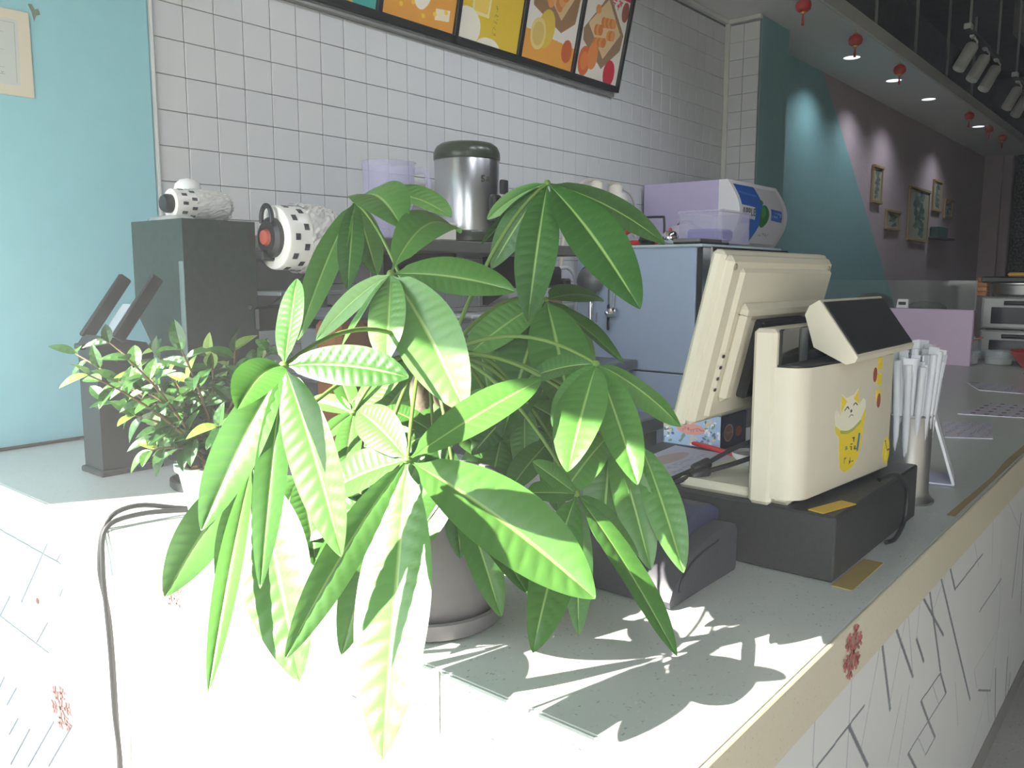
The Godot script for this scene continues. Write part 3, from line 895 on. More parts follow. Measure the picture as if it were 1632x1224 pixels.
	single("water_hose", Shape.new().tube(smooth([Vector3(2.95, 1.235, -2.19), Vector3(3.0, 1.24, -2.175), Vector3(3.03, 1.19, -2.155), Vector3(3.04, 1.08, -2.155), Vector3(3.02, 0.9, -2.155)], 6), 0.009), paint(rgb(200, 204, 206), 0.4), "grey hose curling down beside the refrigerator", "hose")
	single("water_hose", Shape.new().tube(smooth([Vector3(3.54, 1.635, -2.26), Vector3(3.62, 1.61, -2.25), Vector3(3.67, 1.55, -2.25), Vector3(3.68, 1.4, -2.25)], 6), 0.008), paint(rgb(206, 202, 196), 0.4), "pale hose arching behind the filter canisters", "hose")
	q = thing("purifier_valve", "black valve block with stacked filter cartridges near the hose", "valve", Vector3(2.8, 0.86, -2.2))
	put("valve_block", Shape.new().box(Vector3(2.80, 1.20, -2.2), Vector3(0.26, 0.09, 0.1), 0.012).box(Vector3(2.93, 1.17, -2.15), Vector3(0.05, 0.05, 0.06), 0.008), black, q)
	for k in 4:
		put("cartridge", Shape.new().lathe([Vector2(0, 0), Vector2(0.028, 0), Vector2(0.03, 0.004), Vector2(0.03, 0.03), Vector2(0, 0.034)], Transform3D(Basis.IDENTITY, Vector3(2.89, 1.015 + k * 0.035, -2.16)), 18), paint(rgb(186, 178, 168) if k % 2 else rgb(150, 120, 104), 0.5), q)
	put("column", Shape.new().box(Vector3(2.80, 1.01, -2.22), Vector3(0.08, 0.296, 0.06), 0.006), black, q)
	build_cup_sealer()


func build_menu_board() -> void:
	var tilt := 0.21
	var x := Transform3D(Basis(Vector3(1, 0, 0), tilt), Vector3(0, 2.105, -2.34))
	var n := thing("menu_board", "long black framed menu board leaning off the tiled wall", "board", Vector3(2.5, 2.105, -2.34))
	var black := paint(rgb(26, 28, 26), 0.45)
	var left := 1.06
	var right := 3.625
	var high := 0.57
	put("back_box", Shape.new().box(Vector3((left + right) / 2, high / 2, -0.02), Vector3(right - left, high, 0.04), 0.004, x), black, n)
	var bars := Shape.new()
	bars.box(Vector3((left + right) / 2, 0.014, 0.006), Vector3(right - left, 0.028, 0.014), 0.003, x)
	bars.box(Vector3((left + right) / 2, high - 0.014, 0.006), Vector3(right - left, 0.028, 0.014), 0.003, x)
	var edges := [1.06, 1.655, 2.065, 2.455, 2.843, 3.234, 3.613]
	for k in edges.size():
		bars.box(Vector3(edges[k], high / 2, 0.006), Vector3(0.026, high, 0.014), 0.003, x)
	put("frame", bars, black, n)
	for k in 6:
		var a: float = edges[k] + 0.013
		var b: float = edges[k + 1] - 0.013
		put("poster", Shape.new().quad(x * Vector3(a, 0.026, 0.001), x * Vector3(b, 0.026, 0.001), x * Vector3(b, high - 0.026, 0.001), x * Vector3(a, high - 0.026, 0.001)), printed(poster(k), 0.5), n)
	# metal rail under the board
	put("rail", Shape.new().box(Vector3(2.4, 2.088, -2.348), Vector3(2.4, 0.014, 0.02), 0.003), paint(rgb(150, 150, 146), 0.4, 0.5), n)


func poster(k: int) -> Image:
	var im := sheet(192, 256, rgb(226, 220, 206))
	var orange := rgb(226, 160, 62)
	match k:
		0, 1:
			im.fill(rgb(232, 196, 120))
			blob(im, 60, 236, 46, 26, rgb(226, 120, 60))
			blob(im, 168, 226, 40, 36, rgb(70, 168, 160))
			blob(im, 120, 210, 26, 40, rgb(246, 236, 214))
		2:
			im.fill(rgb(230, 214, 190))
			patch(im, [Vector2(0, 190), Vector2(192, 176), Vector2(192, 256), Vector2(0, 256)], orange)
			blob(im, 96, 160, 34, 70, rgb(240, 232, 216))
			blob(im, 96, 150, 28, 58, rgb(226, 140, 50))
			blob(im, 96, 128, 26, 34, rgb(240, 186, 90))
			blob(im, 38, 172, 26, 22, rgb(228, 170, 60))
			blob(im, 160, 178, 14, 26, rgb(214, 196, 60), 0.5)
			blob(im, 160, 178, 9, 20, rgb(238, 226, 120), 0.5)
			patch(im, [Vector2(138, 220), Vector2(178, 216), Vector2(178, 236), Vector2(138, 240)], rgb(240, 226, 190))
			for g in 6:
				blob(im, 16 + g * 30, 214 + (g * 17) % 26, 5, 4, rgb(238, 204, 70))
		3:
			im.fill(rgb(222, 190, 44))
			patch(im, [Vector2(26, 0), Vector2(96, 0), Vector2(88, 206), Vector2(34, 206)], rgb(232, 218, 150))
			patch(im, [Vector2(36, 90), Vector2(88, 90), Vector2(82, 200), Vector2(40, 200)], rgb(236, 204, 92))
			blob(im, 22, 232, 44, 36, rgb(236, 230, 212))
			blob(im, 96, 262, 40, 22, rgb(236, 230, 212))
			scribble(im, 116, 112, 4, 13, rgb(128, 106, 40), 5)
			scribble(im, 116, 134, 6, 7, rgb(150, 124, 44), 6)
			for g in 5:
				scribble(im, 104, 178 + g * 12, 1, 8, rgb(150, 124, 44), 7 + g)
		4:
			patch(im, [Vector2(0, 196), Vector2(192, 206), Vector2(192, 256), Vector2(0, 256)], orange)
			patch(im, [Vector2(10, 96), Vector2(66, 22), Vector2(186, 96), Vector2(180, 156), Vector2(132, 184), Vector2(20, 150)], rgb(150, 116, 78))
			patch(im, [Vector2(26, 92), Vector2(72, 34), Vector2(172, 96), Vector2(126, 160)], rgb(214, 182, 130))
			for g in 16:
				blob(im, 62 + (g * 29) % 78, 66 + (g * 19) % 68, 15, 12, rgb(206, 128, 62) if g % 2 else rgb(222, 156, 88), g)
			blob(im, 112, 84, 26, 18, rgb(226, 190, 140))
			blob(im, 76, 186, 30, 40, rgb(216, 186, 62), 0.2)
			blob(im, 50, 200, 28, 32, rgb(224, 200, 122))
			blob(im, 50, 200, 20, 24, rgb(210, 180, 96))
			blob(im, 164, 216, 20, 24, rgb(196, 96, 50))
			blob(im, 160, 40, 30, 36, rgb(238, 226, 220))
			scribble(im, 146, 26, 3, 8, rgb(206, 120, 130), 12)
			scribble(im, 146, 42, 3, 8, rgb(206, 120, 130), 13)
		5:
			patch(im, [Vector2(0, 0), Vector2(192, 0), Vector2(192, 66), Vector2(120, 66), Vector2(0, 58)], rgb(206, 40, 62))
			patch(im, [Vector2(110, 0), Vector2(192, 0), Vector2(192, 60), Vector2(140, 52)], rgb(190, 110, 56))
			scribble(im, 84, 44, 4, 20, rgb(232, 150, 160), 14)
			scribble(im, 112, 70, 3, 15, rgb(206, 60, 84), 15)
			patch(im, [Vector2(10, 156), Vector2(96, 66), Vector2(186, 140), Vector2(182, 176), Vector2(112, 228), Vector2(16, 180)], rgb(150, 120, 88))
			patch(im, [Vector2(26, 142), Vector2(96, 78), Vector2(172, 142), Vector2(112, 206)], rgb(220, 190, 140))
			for g in 18:
				blob(im, 58 + (g * 31) % 84, 106 + (g * 23) % 70, 12, 10, rgb(204, 122, 54) if g % 2 else rgb(220, 148, 76), g)
			blob(im, 34, 222, 26, 32, rgb(214, 104, 50))
			blob(im, 66, 206, 22, 30, rgb(226, 140, 70))
			blob(im, 34, 222, 16, 20, rgb(228, 130, 60))
			blob(im, 150, 232, 26, 30, rgb(206, 44, 62))
			blob(im, 176, 90, 16, 22, rgb(150, 80, 60))
	return im


func build_cup_sealer() -> void:
	# white appliance with a bulging printed front, lilac side towards the entrance
	var lilac := grain(rgb(190, 180, 214), 0.45, 0.015, 2.0, 44)
	var white := paint(rgb(224, 224, 226), 0.35)
	var o := thing("blender_machine", "lilac sided white machine with blue printed fruit front behind the refrigerator", "machine", Vector3(4.2, 0, -1.96))
	var y0 := 1.06
	put("cabinet", Shape.new().box(Vector3(4.2, 0.53, -2.08), Vector3(0.56, 1.06, 0.5), 0.01), white, o)
	put("side_panel", Shape.new().box(Vector3(4.2, 1.37, -2.125), Vector3(0.6, 0.62, 0.43), 0.006), lilac, o)
	var front := []
	for k in 17:
		var t := k / 16.0
		front.append(Vector2(0.04 + 0.075 * sin(PI * clampf(t * 0.96 + 0.02, 0, 1)), 1.355 + t * 0.325))
	var poly := front.duplicate()
	poly.append(Vector2(0.0, 1.68))
	poly.append(Vector2(0.0, 1.355))
	var side := Transform3D(Basis(Vector3(0, 0, 1), Vector3(0, 1, 0), Vector3(-1, 0, 0)), Vector3(4.5, 0, -1.91))
	put("front_shell", Shape.new().prism(poly, 0.6, side), white, o)
	put("slot", Shape.new().box(Vector3(4.2, 1.338, -1.87), Vector3(0.5, 0.016, 0.05), 0.003), paint(rgb(70, 70, 74), 0.5), o)
	put("lower_front", Shape.new().box(Vector3(4.2, 1.2, -1.88), Vector3(0.5, 0.26, 0.08), 0.01), white, o)
	# the print, wrapped over the bulge
	var im := sheet(256, 192, rgb(206, 206, 210))
	var b := rgb(28, 92, 190)
	patch(im, [Vector2(0, 0), Vector2(118, 0), Vector2(128, 76), Vector2(116, 110), Vector2(96, 192), Vector2(44, 192), Vector2(50, 130), Vector2(0, 130)], b)
	patch(im, [Vector2(0, 70), Vector2(76, 74), Vector2(76, 116), Vector2(0, 112)], rgb(214, 214, 216))
	line(im, Vector2(8, 26), Vector2(104, 34), 6, rgb(80, 130, 206))
	patch(im, [Vector2(174, 72), Vector2(244, 76), Vector2(244, 116), Vector2(174, 112)], b)
	scribble(im, 182, 84, 3, 18, rgb(150, 180, 226), 9)
	blob(im, 132, 100, 26, 40, rgb(40, 110, 48), 0.3)
	blob(im, 126, 86, 14, 22, rgb(64, 144, 66), 0.3)
	blob(im, 124, 52, 10, 8, rgb(48, 120, 50))
	scribble(im, 128, 156, 5, 11, rgb(90, 92, 96), 10)
	var pr := Shape.new()
	for k in 14:
		var p: Vector2 = front[k + 1]
		var q: Vector2 = front[k + 2]
		var n0 := Vector3(0, 0, 1)
		var A := Vector3(3.93, p.y, -1.909 + p.x)
		var B := Vector3(4.45, p.y, -1.909 + p.x)
		var D := Vector3(4.45, q.y, -1.909 + q.x)
		var E := Vector3(3.93, q.y, -1.909 + q.x)
		var v0 := 1.0 - k / 14.0
		var v1 := 1.0 - (k + 1) / 14.0
		pr.tri(A, B, D, n0, n0, n0, Vector2(0, v0), Vector2(1, v0), Vector2(1, v1))
		pr.tri(A, D, E, n0, n0, n0, Vector2(0, v0), Vector2(1, v1), Vector2(0, v1))
	put("front_print", pr, printed(im, 0.35), o)
	lettering("APPLE", 0.052, 0.001, paint(rgb(92, 94, 92), 0.5), o, Vector3(4.005, 1.523, -1.7925))


func build_dark_machines() -> void:
	var dk := grain(rgb(32, 48, 42), 0.42, 0.06, 4.0, 51)
	var blk := paint(rgb(26, 32, 34), 0.4)
	var grey := paint(rgb(120, 128, 132), 0.4, 0.4)
	# cup sealing machine seen from its side: tall cabinet with a cut-away foot
	var o := thing("sealing_machine", "tall dark green metal cabinet of the cup sealing machine on the counter end", "machine", Vector3(1.1, TOP, -1.93))
	var side := Transform3D(Basis(Vector3(0, 0, -1), Vector3(0, 1, 0), Vector3(1, 0, 0)), Vector3(1.0, 0, 0))
	put("housing", Shape.new().prism([Vector2(1.81, TOP), Vector2(1.93, TOP), Vector2(1.93, 0.985), Vector2(2.05, 1.12), Vector2(2.05, 1.337), Vector2(1.81, 1.337)], 0.19, side), dk, o)
	put("corner_trim", Shape.new().box(Vector3(1.001, 1.0, -1.822), Vector3(0.004, 0.48, 0.02), 0.001), paint(rgb(96, 112, 112), 0.35), o)
	put("foot", Shape.new().box(Vector3(1.1, 0.86, -2.0), Vector3(0.17, 0.2, 0.11), 0.006), blk, o)
	for p in [Vector3(1.165, 1.13, -1.808), Vector3(1.178, 0.99, -1.808), Vector3(1.172, 0.93, -1.808)]:
		put("screw", Shape.new().lathe([Vector2(0, 0.004), Vector2(0.006, 0.003), Vector2(0.007, 0)], pole(Vector3(0, 0, 1), p), 12), paint(rgb(200, 204, 204), 0.2, 1.0), o)
	put("press_head", Shape.new().box(Vector3(1.30, 1.10, -1.86), Vector3(0.24, 0.06, 0.12), 0.006), blk, o)
	put("tray", Shape.new().box(Vector3(1.305, 1.163, -1.80), Vector3(0.22, 0.01, 0.16), 0.002), grey, o)
	put("post", Shape.new().tube([Vector3(1.36, 1.12, -1.78), Vector3(1.36, 1.29, -1.78)], 0.016, 0.016, 16), paint(rgb(60, 74, 82), 0.35), o)
	put("film_arm", Shape.new().box(Vector3(1.28, 1.255, -1.80), Vector3(0.18, 0.025, 0.035), 0.004), blk, o)
	put("base", Shape.new().box(Vector3(1.28, TOP + 0.03, -1.9), Vector3(0.22, 0.06, 0.22), 0.006), blk, o)
	# brown tinted canisters beside it
	var brown := paint(Color(0.55, 0.36, 0.22, 0.8), 0.15, 0.0, {"transparency": BaseMaterial3D.TRANSPARENCY_ALPHA})
	for k in 2:
		var p := Vector3(1.35 + k * 0.11, TOP, -1.69 - k * 0.05)
		var c := thing("tinted_canister", ["brown tinted canister with dark lid beside the sealing machine", "brown tinted canister half hidden by the tree, behind its twin"][k], "canister", p, "brown tinted canisters")
		put("body", Shape.new().box(p + Vector3(0, 0.17, 0), Vector3(0.095, 0.33, 0.1), 0.012), brown, c)
		put("coffee", Shape.new().box(p + Vector3(0, 0.11, 0), Vector3(0.08, 0.2, 0.085), 0.01), paint(rgb(96, 66, 44), 0.8), c)
		put("lid", Shape.new().box(p + Vector3(0, 0.352, 0), Vector3(0.104, 0.03, 0.108), 0.008), paint(rgb(74, 84, 90), 0.4), c)
	# film rolls wrapped in plastic
	var film := paint(rgb(232, 230, 224), 0.35, 0.0, {"clearcoat_enabled": true, "clearcoat": 0.6})
	var wrap := paint(Color(0.94, 0.94, 0.93, 0.5), 0.2, 0.0, {"transparency": BaseMaterial3D.TRANSPARENCY_ALPHA})
	film_roll("film_roll", "large plastic wrapped film roll mounted beside the dark green cabinet", Vector3(1.225, 1.30, -1.785), Vector3(1, 0, 0.05), 0.079, 0.16, film, wrap, blk, true)
	film_roll("film_roll", "small wrapped film roll lying on top of the dark green cabinet", Vector3(1.04, 1.378, -1.93), Vector3(1, 0, 0), 0.036, 0.14, film, wrap, blk, false)
	var eg := thing("white_ball", "smooth white ball cap standing behind the small film roll", "ball", Vector3(1.12, 1.338, -1.99))
	put("ball", Shape.new().lathe([Vector2(0, 0.04), Vector2(0.018, 0.042), Vector2(0.03, 0.055), Vector2(0.0355, 0.075), Vector2(0.03, 0.096), Vector2(0.018, 0.107), Vector2(0, 0.111)], Transform3D(Basis.IDENTITY, Vector3(1.12, 1.338, -1.99)), 28), paint(rgb(236, 236, 234), 0.3), eg)
	put("neck", Shape.new().lathe([Vector2(0, 0), Vector2(0.022, 0), Vector2(0.022, 0.044), Vector2(0, 0.046)], Transform3D(Basis.IDENTITY, Vector3(1.12, 1.338, -1.99)), 20), paint(rgb(210, 210, 208), 0.4), eg)
	single("plastic_bag", Shape.new().lathe([Vector2(0, 0.012), Vector2(0.03, 0.012), Vector2(0.048, 0.008), Vector2(0.056, 0.0), Vector2(0, 0)], Transform3D(Basis(Vector3(0.75, 0, 0), Vector3(0, 1, 0), Vector3(0, 0, 1.7)), Vector3(1.05, 1.338, -1.95 - 0.0)), 16), wrap, "crumpled clear plastic bag flat on the dark green cabinet", "bag")
	# black napkin box with two slanted rails
	var d := thing("napkin_dispenser", "black upright dispenser box with two slanted rails beside the blue wall", "dispenser", Vector3(0.88, TOP, -1.91))
	put("body", Shape.new().prism([Vector2(0.815, TOP + 0.012), Vector2(0.945, TOP + 0.012), Vector2(0.945, 1.03), Vector2(0.93, 1.055), Vector2(0.83, 1.075), Vector2(0.815, 1.055)], 0.09, Transform3D(Basis.IDENTITY, Vector3(0, 0, -1.955))), blk, d)
	put("foot", Shape.new().box(Vector3(0.88, TOP + 0.007, -1.91), Vector3(0.145, 0.014, 0.104), 0.003), blk, d)
	for zz in [-1.953, -1.862]:
		put("rail", Shape.new().box(Vector3(0, 0.085, 0), Vector3(0.03, 0.17, 0.014), 0.003, Transform3D(Basis(Vector3(0, 0, 1), -0.63), Vector3(0.832 + (0.03 if zz > -1.9 else 0.0), 1.066, zz))), blk, d)
	put("clear_insert", Shape.new().box(Vector3(0, 0.05, 0), Vector3(0.006, 0.1, 0.06), 0.001, Transform3D(Basis(Vector3(0, 0, 1), -0.63), Vector3(0.86, 1.06, -1.912))), paint(Color(0.85, 0.88, 0.9, 0.5), 0.15, 0.0, {"transparency": BaseMaterial3D.TRANSPARENCY_ALPHA}), d)
	put("side_knob", Shape.new().box(Vector3(0.81, 1.05, -1.93), Vector3(0.016, 0.014, 0.03), 0.003), blk, d)
	var sb := thing("black_coaster", "low black tray on the counter behind the small potted shrub", "tray", Vector3(0.93, TOP, -1.62))
	put("plate", Shape.new().lathe([Vector2(0, 0), Vector2(0.075, 0), Vector2(0.08, 0.006), Vector2(0.08, 0.02), Vector2(0.072, 0.02), Vector2(0.068, 0.008), Vector2(0, 0.008)], Transform3D(Basis.IDENTITY, Vector3(0.93, TOP, -1.62)), 28), blk, sb)


func film_roll(called: String, label: String, at: Vector3, axis: Vector3, r: float, long: float, film: Material, wrap: Material, blk: Material, big: bool) -> void:
	var o := thing(called, label, "film roll", at - Vector3(0, r, 0))
	var x := pole(axis, at)
	put("drum", Shape.new().lathe([Vector2(r * 0.35, 0), Vector2(r * 0.97, 0), Vector2(r, 0.004), Vector2(r, long - 0.004), Vector2(r * 0.97, long), Vector2(r * 0.35, long)], x, 40), film, o)
	# square printed marks round the roll
	var marks := Shape.new()
	for k in 10:
		for g in 3 if big else 2:
			var t := x * Transform3D(Basis(Vector3(0, 1, 0), TAU * (k + 0.5 * (g % 2)) / 10), Vector3.ZERO)
			marks.box(Vector3(r * 1.0, 0.02 + g * long * 0.17, 0), Vector3(0.002, 0.013, r * 0.2), 0.0, t)
	put("printed_mark", marks, paint(rgb(46, 48, 58), 0.5), o)
	put("hub", Shape.new().lathe([Vector2(0, -0.02), Vector2(r * 0.5, -0.02), Vector2(r * 0.62, -0.012), Vector2(r * 0.62, 0.004), Vector2(0, 0.004)], x, 28), blk, o)
	put("hub", Shape.new().lathe([Vector2(0, long - 0.004), Vector2(r * 0.62, long - 0.004), Vector2(r * 0.6, long + 0.014), Vector2(0, long + 0.016)], x, 28), blk, o)
	if big:
		put("cap", Shape.new().lathe([Vector2(0, -0.03), Vector2(r * 0.22, -0.028), Vector2(r * 0.26, -0.02)], x, 20), paint(rgb(176, 84, 66), 0.5), o)
		var ring := []
		for k in 17:
			var a := -0.3 + (PI + 0.6) * k / 16.0
			ring.append(at + Vector3(-0.018, 0.045 + 0.032 * sin(a), -0.0 + 0.022 * cos(a)))
		put("loop", Shape.new().tube(ring, 0.006), blk, o)
	# crinkled wrapping
	var s := Shape.new()
	var seg := 56
	var rows := 12
	rng.seed = int(r * 1000)
	var g2 := []
	for i in rows + 1:
		var row := []
		for k in seg:
			var rr := r * (1.03 + rng.randf() * 0.1) * (1.0 - 0.25 * pow(float(i) / rows, 6.0))
			var yy := long * (0.34 + 0.72 * i / rows) + rng.randf() * 0.006
			row.append(x * Vector3(rr * cos(TAU * k / seg), yy, rr * sin(TAU * k / seg)))
		g2.append(row)
	for i in rows:
		for k in seg:
			var k2 := (k + 1) % seg
			s.face(g2[i][k], g2[i + 1][k2], g2[i][k2])
			s.face(g2[i][k], g2[i + 1][k], g2[i + 1][k2])
	put("wrapping", s, wrap, o)


var tree: Node3D
var hub_at: Vector3
var crowns := []
var leaf_count := 0
var leaf_skin: StandardMaterial3D
var stalk_skin: StandardMaterial3D


func build_money_tree() -> void:
	var o := Vector3(0.748, TOP, -0.762)
	tree = thing("potted_money_tree", "large money tree with long palm-shaped leaf fans in a taupe pot", "potted plant", o)
	var at := Transform3D(Basis.IDENTITY, o)
	var clay := grain(rgb(126, 120, 122), 0.45, 0.03, 6.0, 61)
	put("saucer", Shape.new().lathe([Vector2(0, 0), Vector2(0.088, 0), Vector2(0.094, 0.004), Vector2(0.097, 0.024), Vector2(0.093, 0.026), Vector2(0.088, 0.01), Vector2(0, 0.01)], at, 48), clay, tree)
	put("pot", Shape.new().lathe([Vector2(0, 0.011), Vector2(0.076, 0.011), Vector2(0.084, 0.018), Vector2(0.093, 0.06), Vector2(0.097, 0.11), Vector2(0.096, 0.16), Vector2(0.094, 0.18), Vector2(0.098, 0.184), Vector2(0.097, 0.19), Vector2(0.09, 0.19), Vector2(0.087, 0.16), Vector2(0, 0.16)], at, 56), clay, tree)
	put("soil", Shape.new().lathe([Vector2(0.088, 0.158), Vector2(0.08, 0.168), Vector2(0.04, 0.174), Vector2(0, 0.176)], at, 28), grain(rgb(84, 66, 50), 0.95, 0.3, 30.0, 62, 0.8), tree)
	put("emblem", Shape.new().box(Vector3(0, 0, 0), Vector3(0.014, 0.014, 0.002), 0.0008, frame(o + Vector3(-0.0735, 0.165, 0.0615), Vector3(0.64, 0, 0.77), Vector3(0, 1, 0))), paint(rgb(70, 66, 66), 0.4), tree)
	leaf_skin = paint(Color.WHITE, 0.38, 0.0, {"vertex_color_use_as_albedo": true, "backlight": Color(0.38, 0.44, 0.28)})
	stalk_skin = paint(rgb(104, 136, 62), 0.5)
	var bark := grain(rgb(122, 108, 84), 0.85, 0.2, 14.0, 63, 0.6)
	# braided trunk
	var crown := o + Vector3(0.0, 0.30, 0.02)
	for k in 3:
		var pts := []
		for i in 13:
			var t := i / 12.0
			var a := TAU * k / 3.0 + t * 5.0
			pts.append(o + Vector3(cos(a) * 0.018, 0.15 + t * 0.2, sin(a) * 0.018 + 0.01 * t))
		put("trunk", Shape.new().tube(pts, 0.016, 0.011, 10), bark, tree)
		crowns.append(pts[-1])
	hub(Vector3(0.911, 1.332, -0.696))
	leaf(Vector3(0.821, 1.152, -0.657), Vector3(-0.71, 0.47, 0.53), 0.054, 0.10)
	leaf(Vector3(0.870, 1.169, -0.523), Vector3(-0.65, 0.62, 0.43), 0.069, 0.10)
	leaf(Vector3(0.859, 1.218, -0.751), Vector3(-0.90, 0.24, 0.36), 0.044, 0.10)
	leaf(Vector3(0.884, 1.252, -0.791), Vector3(-0.27, 0.77, -0.57), 0.051, 0.10)
	leaf(Vector3(0.930, 1.290, -0.822), Vector3(-0.83, -0.56, 0.06), 0.023, 0.10)
	leaf(Vector3(1.121, 1.256, -0.633), Vector3(-0.39, -0.37, 0.85), 0.036, 0.10)
	hub(Vector3(0.796, 1.314, -0.957))
	leaf(Vector3(0.725, 1.189, -0.891), Vector3(-0.50, 0.61, 0.61), 0.035, 0.10)
	leaf(Vector3(0.651, 1.125, -0.903), Vector3(-0.52, 0.58, 0.63), 0.039, 0.10)
	leaf(Vector3(0.853, 1.208, -0.977), Vector3(-0.22, -0.30, 0.93), 0.044, 0.10)
	leaf(Vector3(0.738, 1.268, -0.796), Vector3(-0.42, 0.90, 0.11), 0.071, 0.30)
	leaf(Vector3(0.978, 1.301, -0.940), Vector3(0.09, 0.98, -0.18), 0.073, 0.25)
	hub(Vector3(0.682, 1.211, -0.757))
	leaf(Vector3(0.776, 1.190, -0.640), Vector3(-0.55, 0.63, 0.55), 0.054, 0.10)
	leaf(Vector3(0.651, 1.062, -0.607), Vector3(-0.83, 0.48, 0.30), 0.075, 0.10)
	leaf(Vector3(0.621, 1.111, -0.700), Vector3(-0.77, 0.60, 0.21), 0.048, 0.10)
	leaf(Vector3(0.623, 1.125, -0.779), Vector3(-0.69, 0.58, -0.43), 0.043, 0.10)
	leaf(Vector3(0.666, 1.125, -0.885), Vector3(-0.99, -0.02, 0.14), 0.028, 0.10)
	leaf(Vector3(0.859, 1.267, -0.809), Vector3(-0.13, 0.86, 0.50), 0.060, 0.38)
	hub(Vector3(0.442, 1.128, -0.635))
	leaf(Vector3(0.500, 1.206, -0.692), Vector3(-0.73, 0.66, 0.17), 0.028, 0.03)
	leaf(Vector3(0.496, 1.121, -0.529), Vector3(-0.74, 0.53, 0.41), 0.039, 0.10)
	leaf(Vector3(0.367, 1.102, -0.593), Vector3(-0.06, 0.89, 0.46), 0.036, 0.25)
	leaf(Vector3(0.349, 0.999, -0.625), Vector3(-0.59, 0.47, 0.65), 0.040, 0.10)
	leaf(Vector3(0.370, 0.955, -0.575), Vector3(-0.53, 0.47, 0.71), 0.026, 0.10)
	leaf(Vector3(0.415, 0.981, -0.526), Vector3(-0.83, 0.42, 0.36), 0.044, 0.10)
	hub(Vector3(0.602, 0.956, -0.707))
	leaf(Vector3(0.542, 0.912, -0.770), Vector3(-0.74, 0.62, 0.27), 0.039, 0.10)
	leaf(Vector3(0.513, 0.863, -0.700), Vector3(-0.59, 0.61, 0.54), 0.039, 0.10)
	leaf(Vector3(0.556, 0.842, -0.676), Vector3(-0.62, 0.43, 0.66), 0.039, 0.10)
	leaf(Vector3(0.626, 0.846, -0.687), Vector3(-0.40, 0.08, 0.91), 0.044, 0.10)
	leaf(Vector3(0.585, 0.985, -0.765), Vector3(-0.43, 0.75, 0.50), 0.027, 0.04)
	hub(Vector3(0.571, 0.977, -0.796))
	leaf(Vector3(0.514, 0.932, -0.823), Vector3(-0.68, 0.57, 0.47), 0.031, 0.10)
	leaf(Vector3(0.505, 0.889, -0.778), Vector3(-0.56, 0.55, 0.62), 0.038, 0.10)
	leaf(Vector3(0.543, 0.889, -0.732), Vector3(-0.44, 0.61, 0.65), 0.040, 0.10)
	leaf(Vector3(0.604, 0.922, -0.744), Vector3(-0.29, 0.56, 0.78), 0.033, 0.10)
	leaf(Vector3(0.613, 1.014, -0.800), Vector3(-0.51, 0.64, 0.57), 0.023, 0.04)
	hub(Vector3(0.565, 1.024, -0.607))
	leaf(Vector3(0.432, 0.805, -0.501), Vector3(-0.78, 0.58, 0.23), 0.074, 0.08)
	leaf(Vector3(0.641, 0.901, -0.428), Vector3(-0.43, 0.65, 0.63), 0.081, 0.10)
	leaf(Vector3(0.731, 1.094, -0.565), Vector3(-0.44, 0.81, 0.38), 0.050, 0.05)
	leaf(Vector3(0.589, 1.061, -0.712), Vector3(-0.78, 0.63, 0.05), 0.043, 0.10)
	leaf(Vector3(0.411, 0.870, -0.604), Vector3(-0.33, 0.35, 0.88), 0.037, 0.10)
	leaf(Vector3(0.503, 0.829, -0.642), Vector3(-0.84, 0.18, 0.51), 0.048, 0.10)
	leaf(Vector3(0.536, 0.967, -0.725), Vector3(-0.79, 0.60, -0.10), 0.054, 0.12)
	hub(Vector3(0.813, 1.106, -0.547))
	leaf(Vector3(0.843, 1.038, -0.450), Vector3(-0.86, -0.50, -0.09), 0.045, 0.10)
	leaf(Vector3(0.754, 0.987, -0.452), Vector3(-0.63, 0.65, 0.42), 0.046, 0.10)
	leaf(Vector3(0.699, 1.003, -0.505), Vector3(-0.63, 0.76, 0.14), 0.057, 0.10)
	leaf(Vector3(0.749, 1.037, -0.562), Vector3(-0.72, 0.57, 0.40), 0.035, 0.10)
	leaf(Vector3(0.815, 1.081, -0.650), Vector3(-0.72, 0.67, -0.17), 0.039, 0.10)
	hub(Vector3(0.759, 0.962, -0.535))
	leaf(Vector3(0.649, 0.818, -0.511), Vector3(-0.26, 0.35, 0.90), 0.060, 0.10)
	leaf(Vector3(0.737, 0.819, -0.390), Vector3(-0.02, 0.71, 0.70), 0.046, 0.10)
	leaf(Vector3(0.814, 0.885, -0.484), Vector3(0.16, 0.62, 0.77), 0.041, 0.10)
	leaf(Vector3(0.768, 0.788, -0.536), Vector3(-0.80, -0.04, 0.60), 0.034, 0.10)
	leaf(Vector3(0.715, 1.003, -0.565), Vector3(-0.18, 0.45, 0.87), 0.027, 0.03)
	leaf(Vector3(0.685, 0.976, -0.548), Vector3(0.03, 0.78, 0.63), 0.031, 0.04)
	hub(Vector3(0.850, 1.018, -0.548))
	leaf(Vector3(0.830, 0.865, -0.477), Vector3(-0.70, 0.37, 0.61), 0.046, 0.10)
	leaf(Vector3(0.897, 0.872, -0.493), Vector3(-0.53, 0.14, 0.83), 0.042, 0.10)
	leaf(Vector3(0.812, 0.887, -0.534), Vector3(-0.82, 0.29, 0.49), 0.055, 0.10)
	leaf(Vector3(0.768, 0.945, -0.568), Vector3(-0.67, 0.65, 0.37), 0.045, 0.10)
	hub(Vector3(0.879, 1.004, -0.525))
	leaf(Vector3(0.837, 0.869, -0.438), Vector3(-0.68, 0.54, 0.50), 0.044, 0.10)
	leaf(Vector3(0.900, 0.886, -0.508), Vector3(-0.71, -0.02, 0.70), 0.037, 0.10)
	hub(Vector3(0.958, 1.174, -0.733))
	leaf(Vector3(1.021, 1.082, -0.638), Vector3(0.11, 0.75, 0.65), 0.058, 0.10)
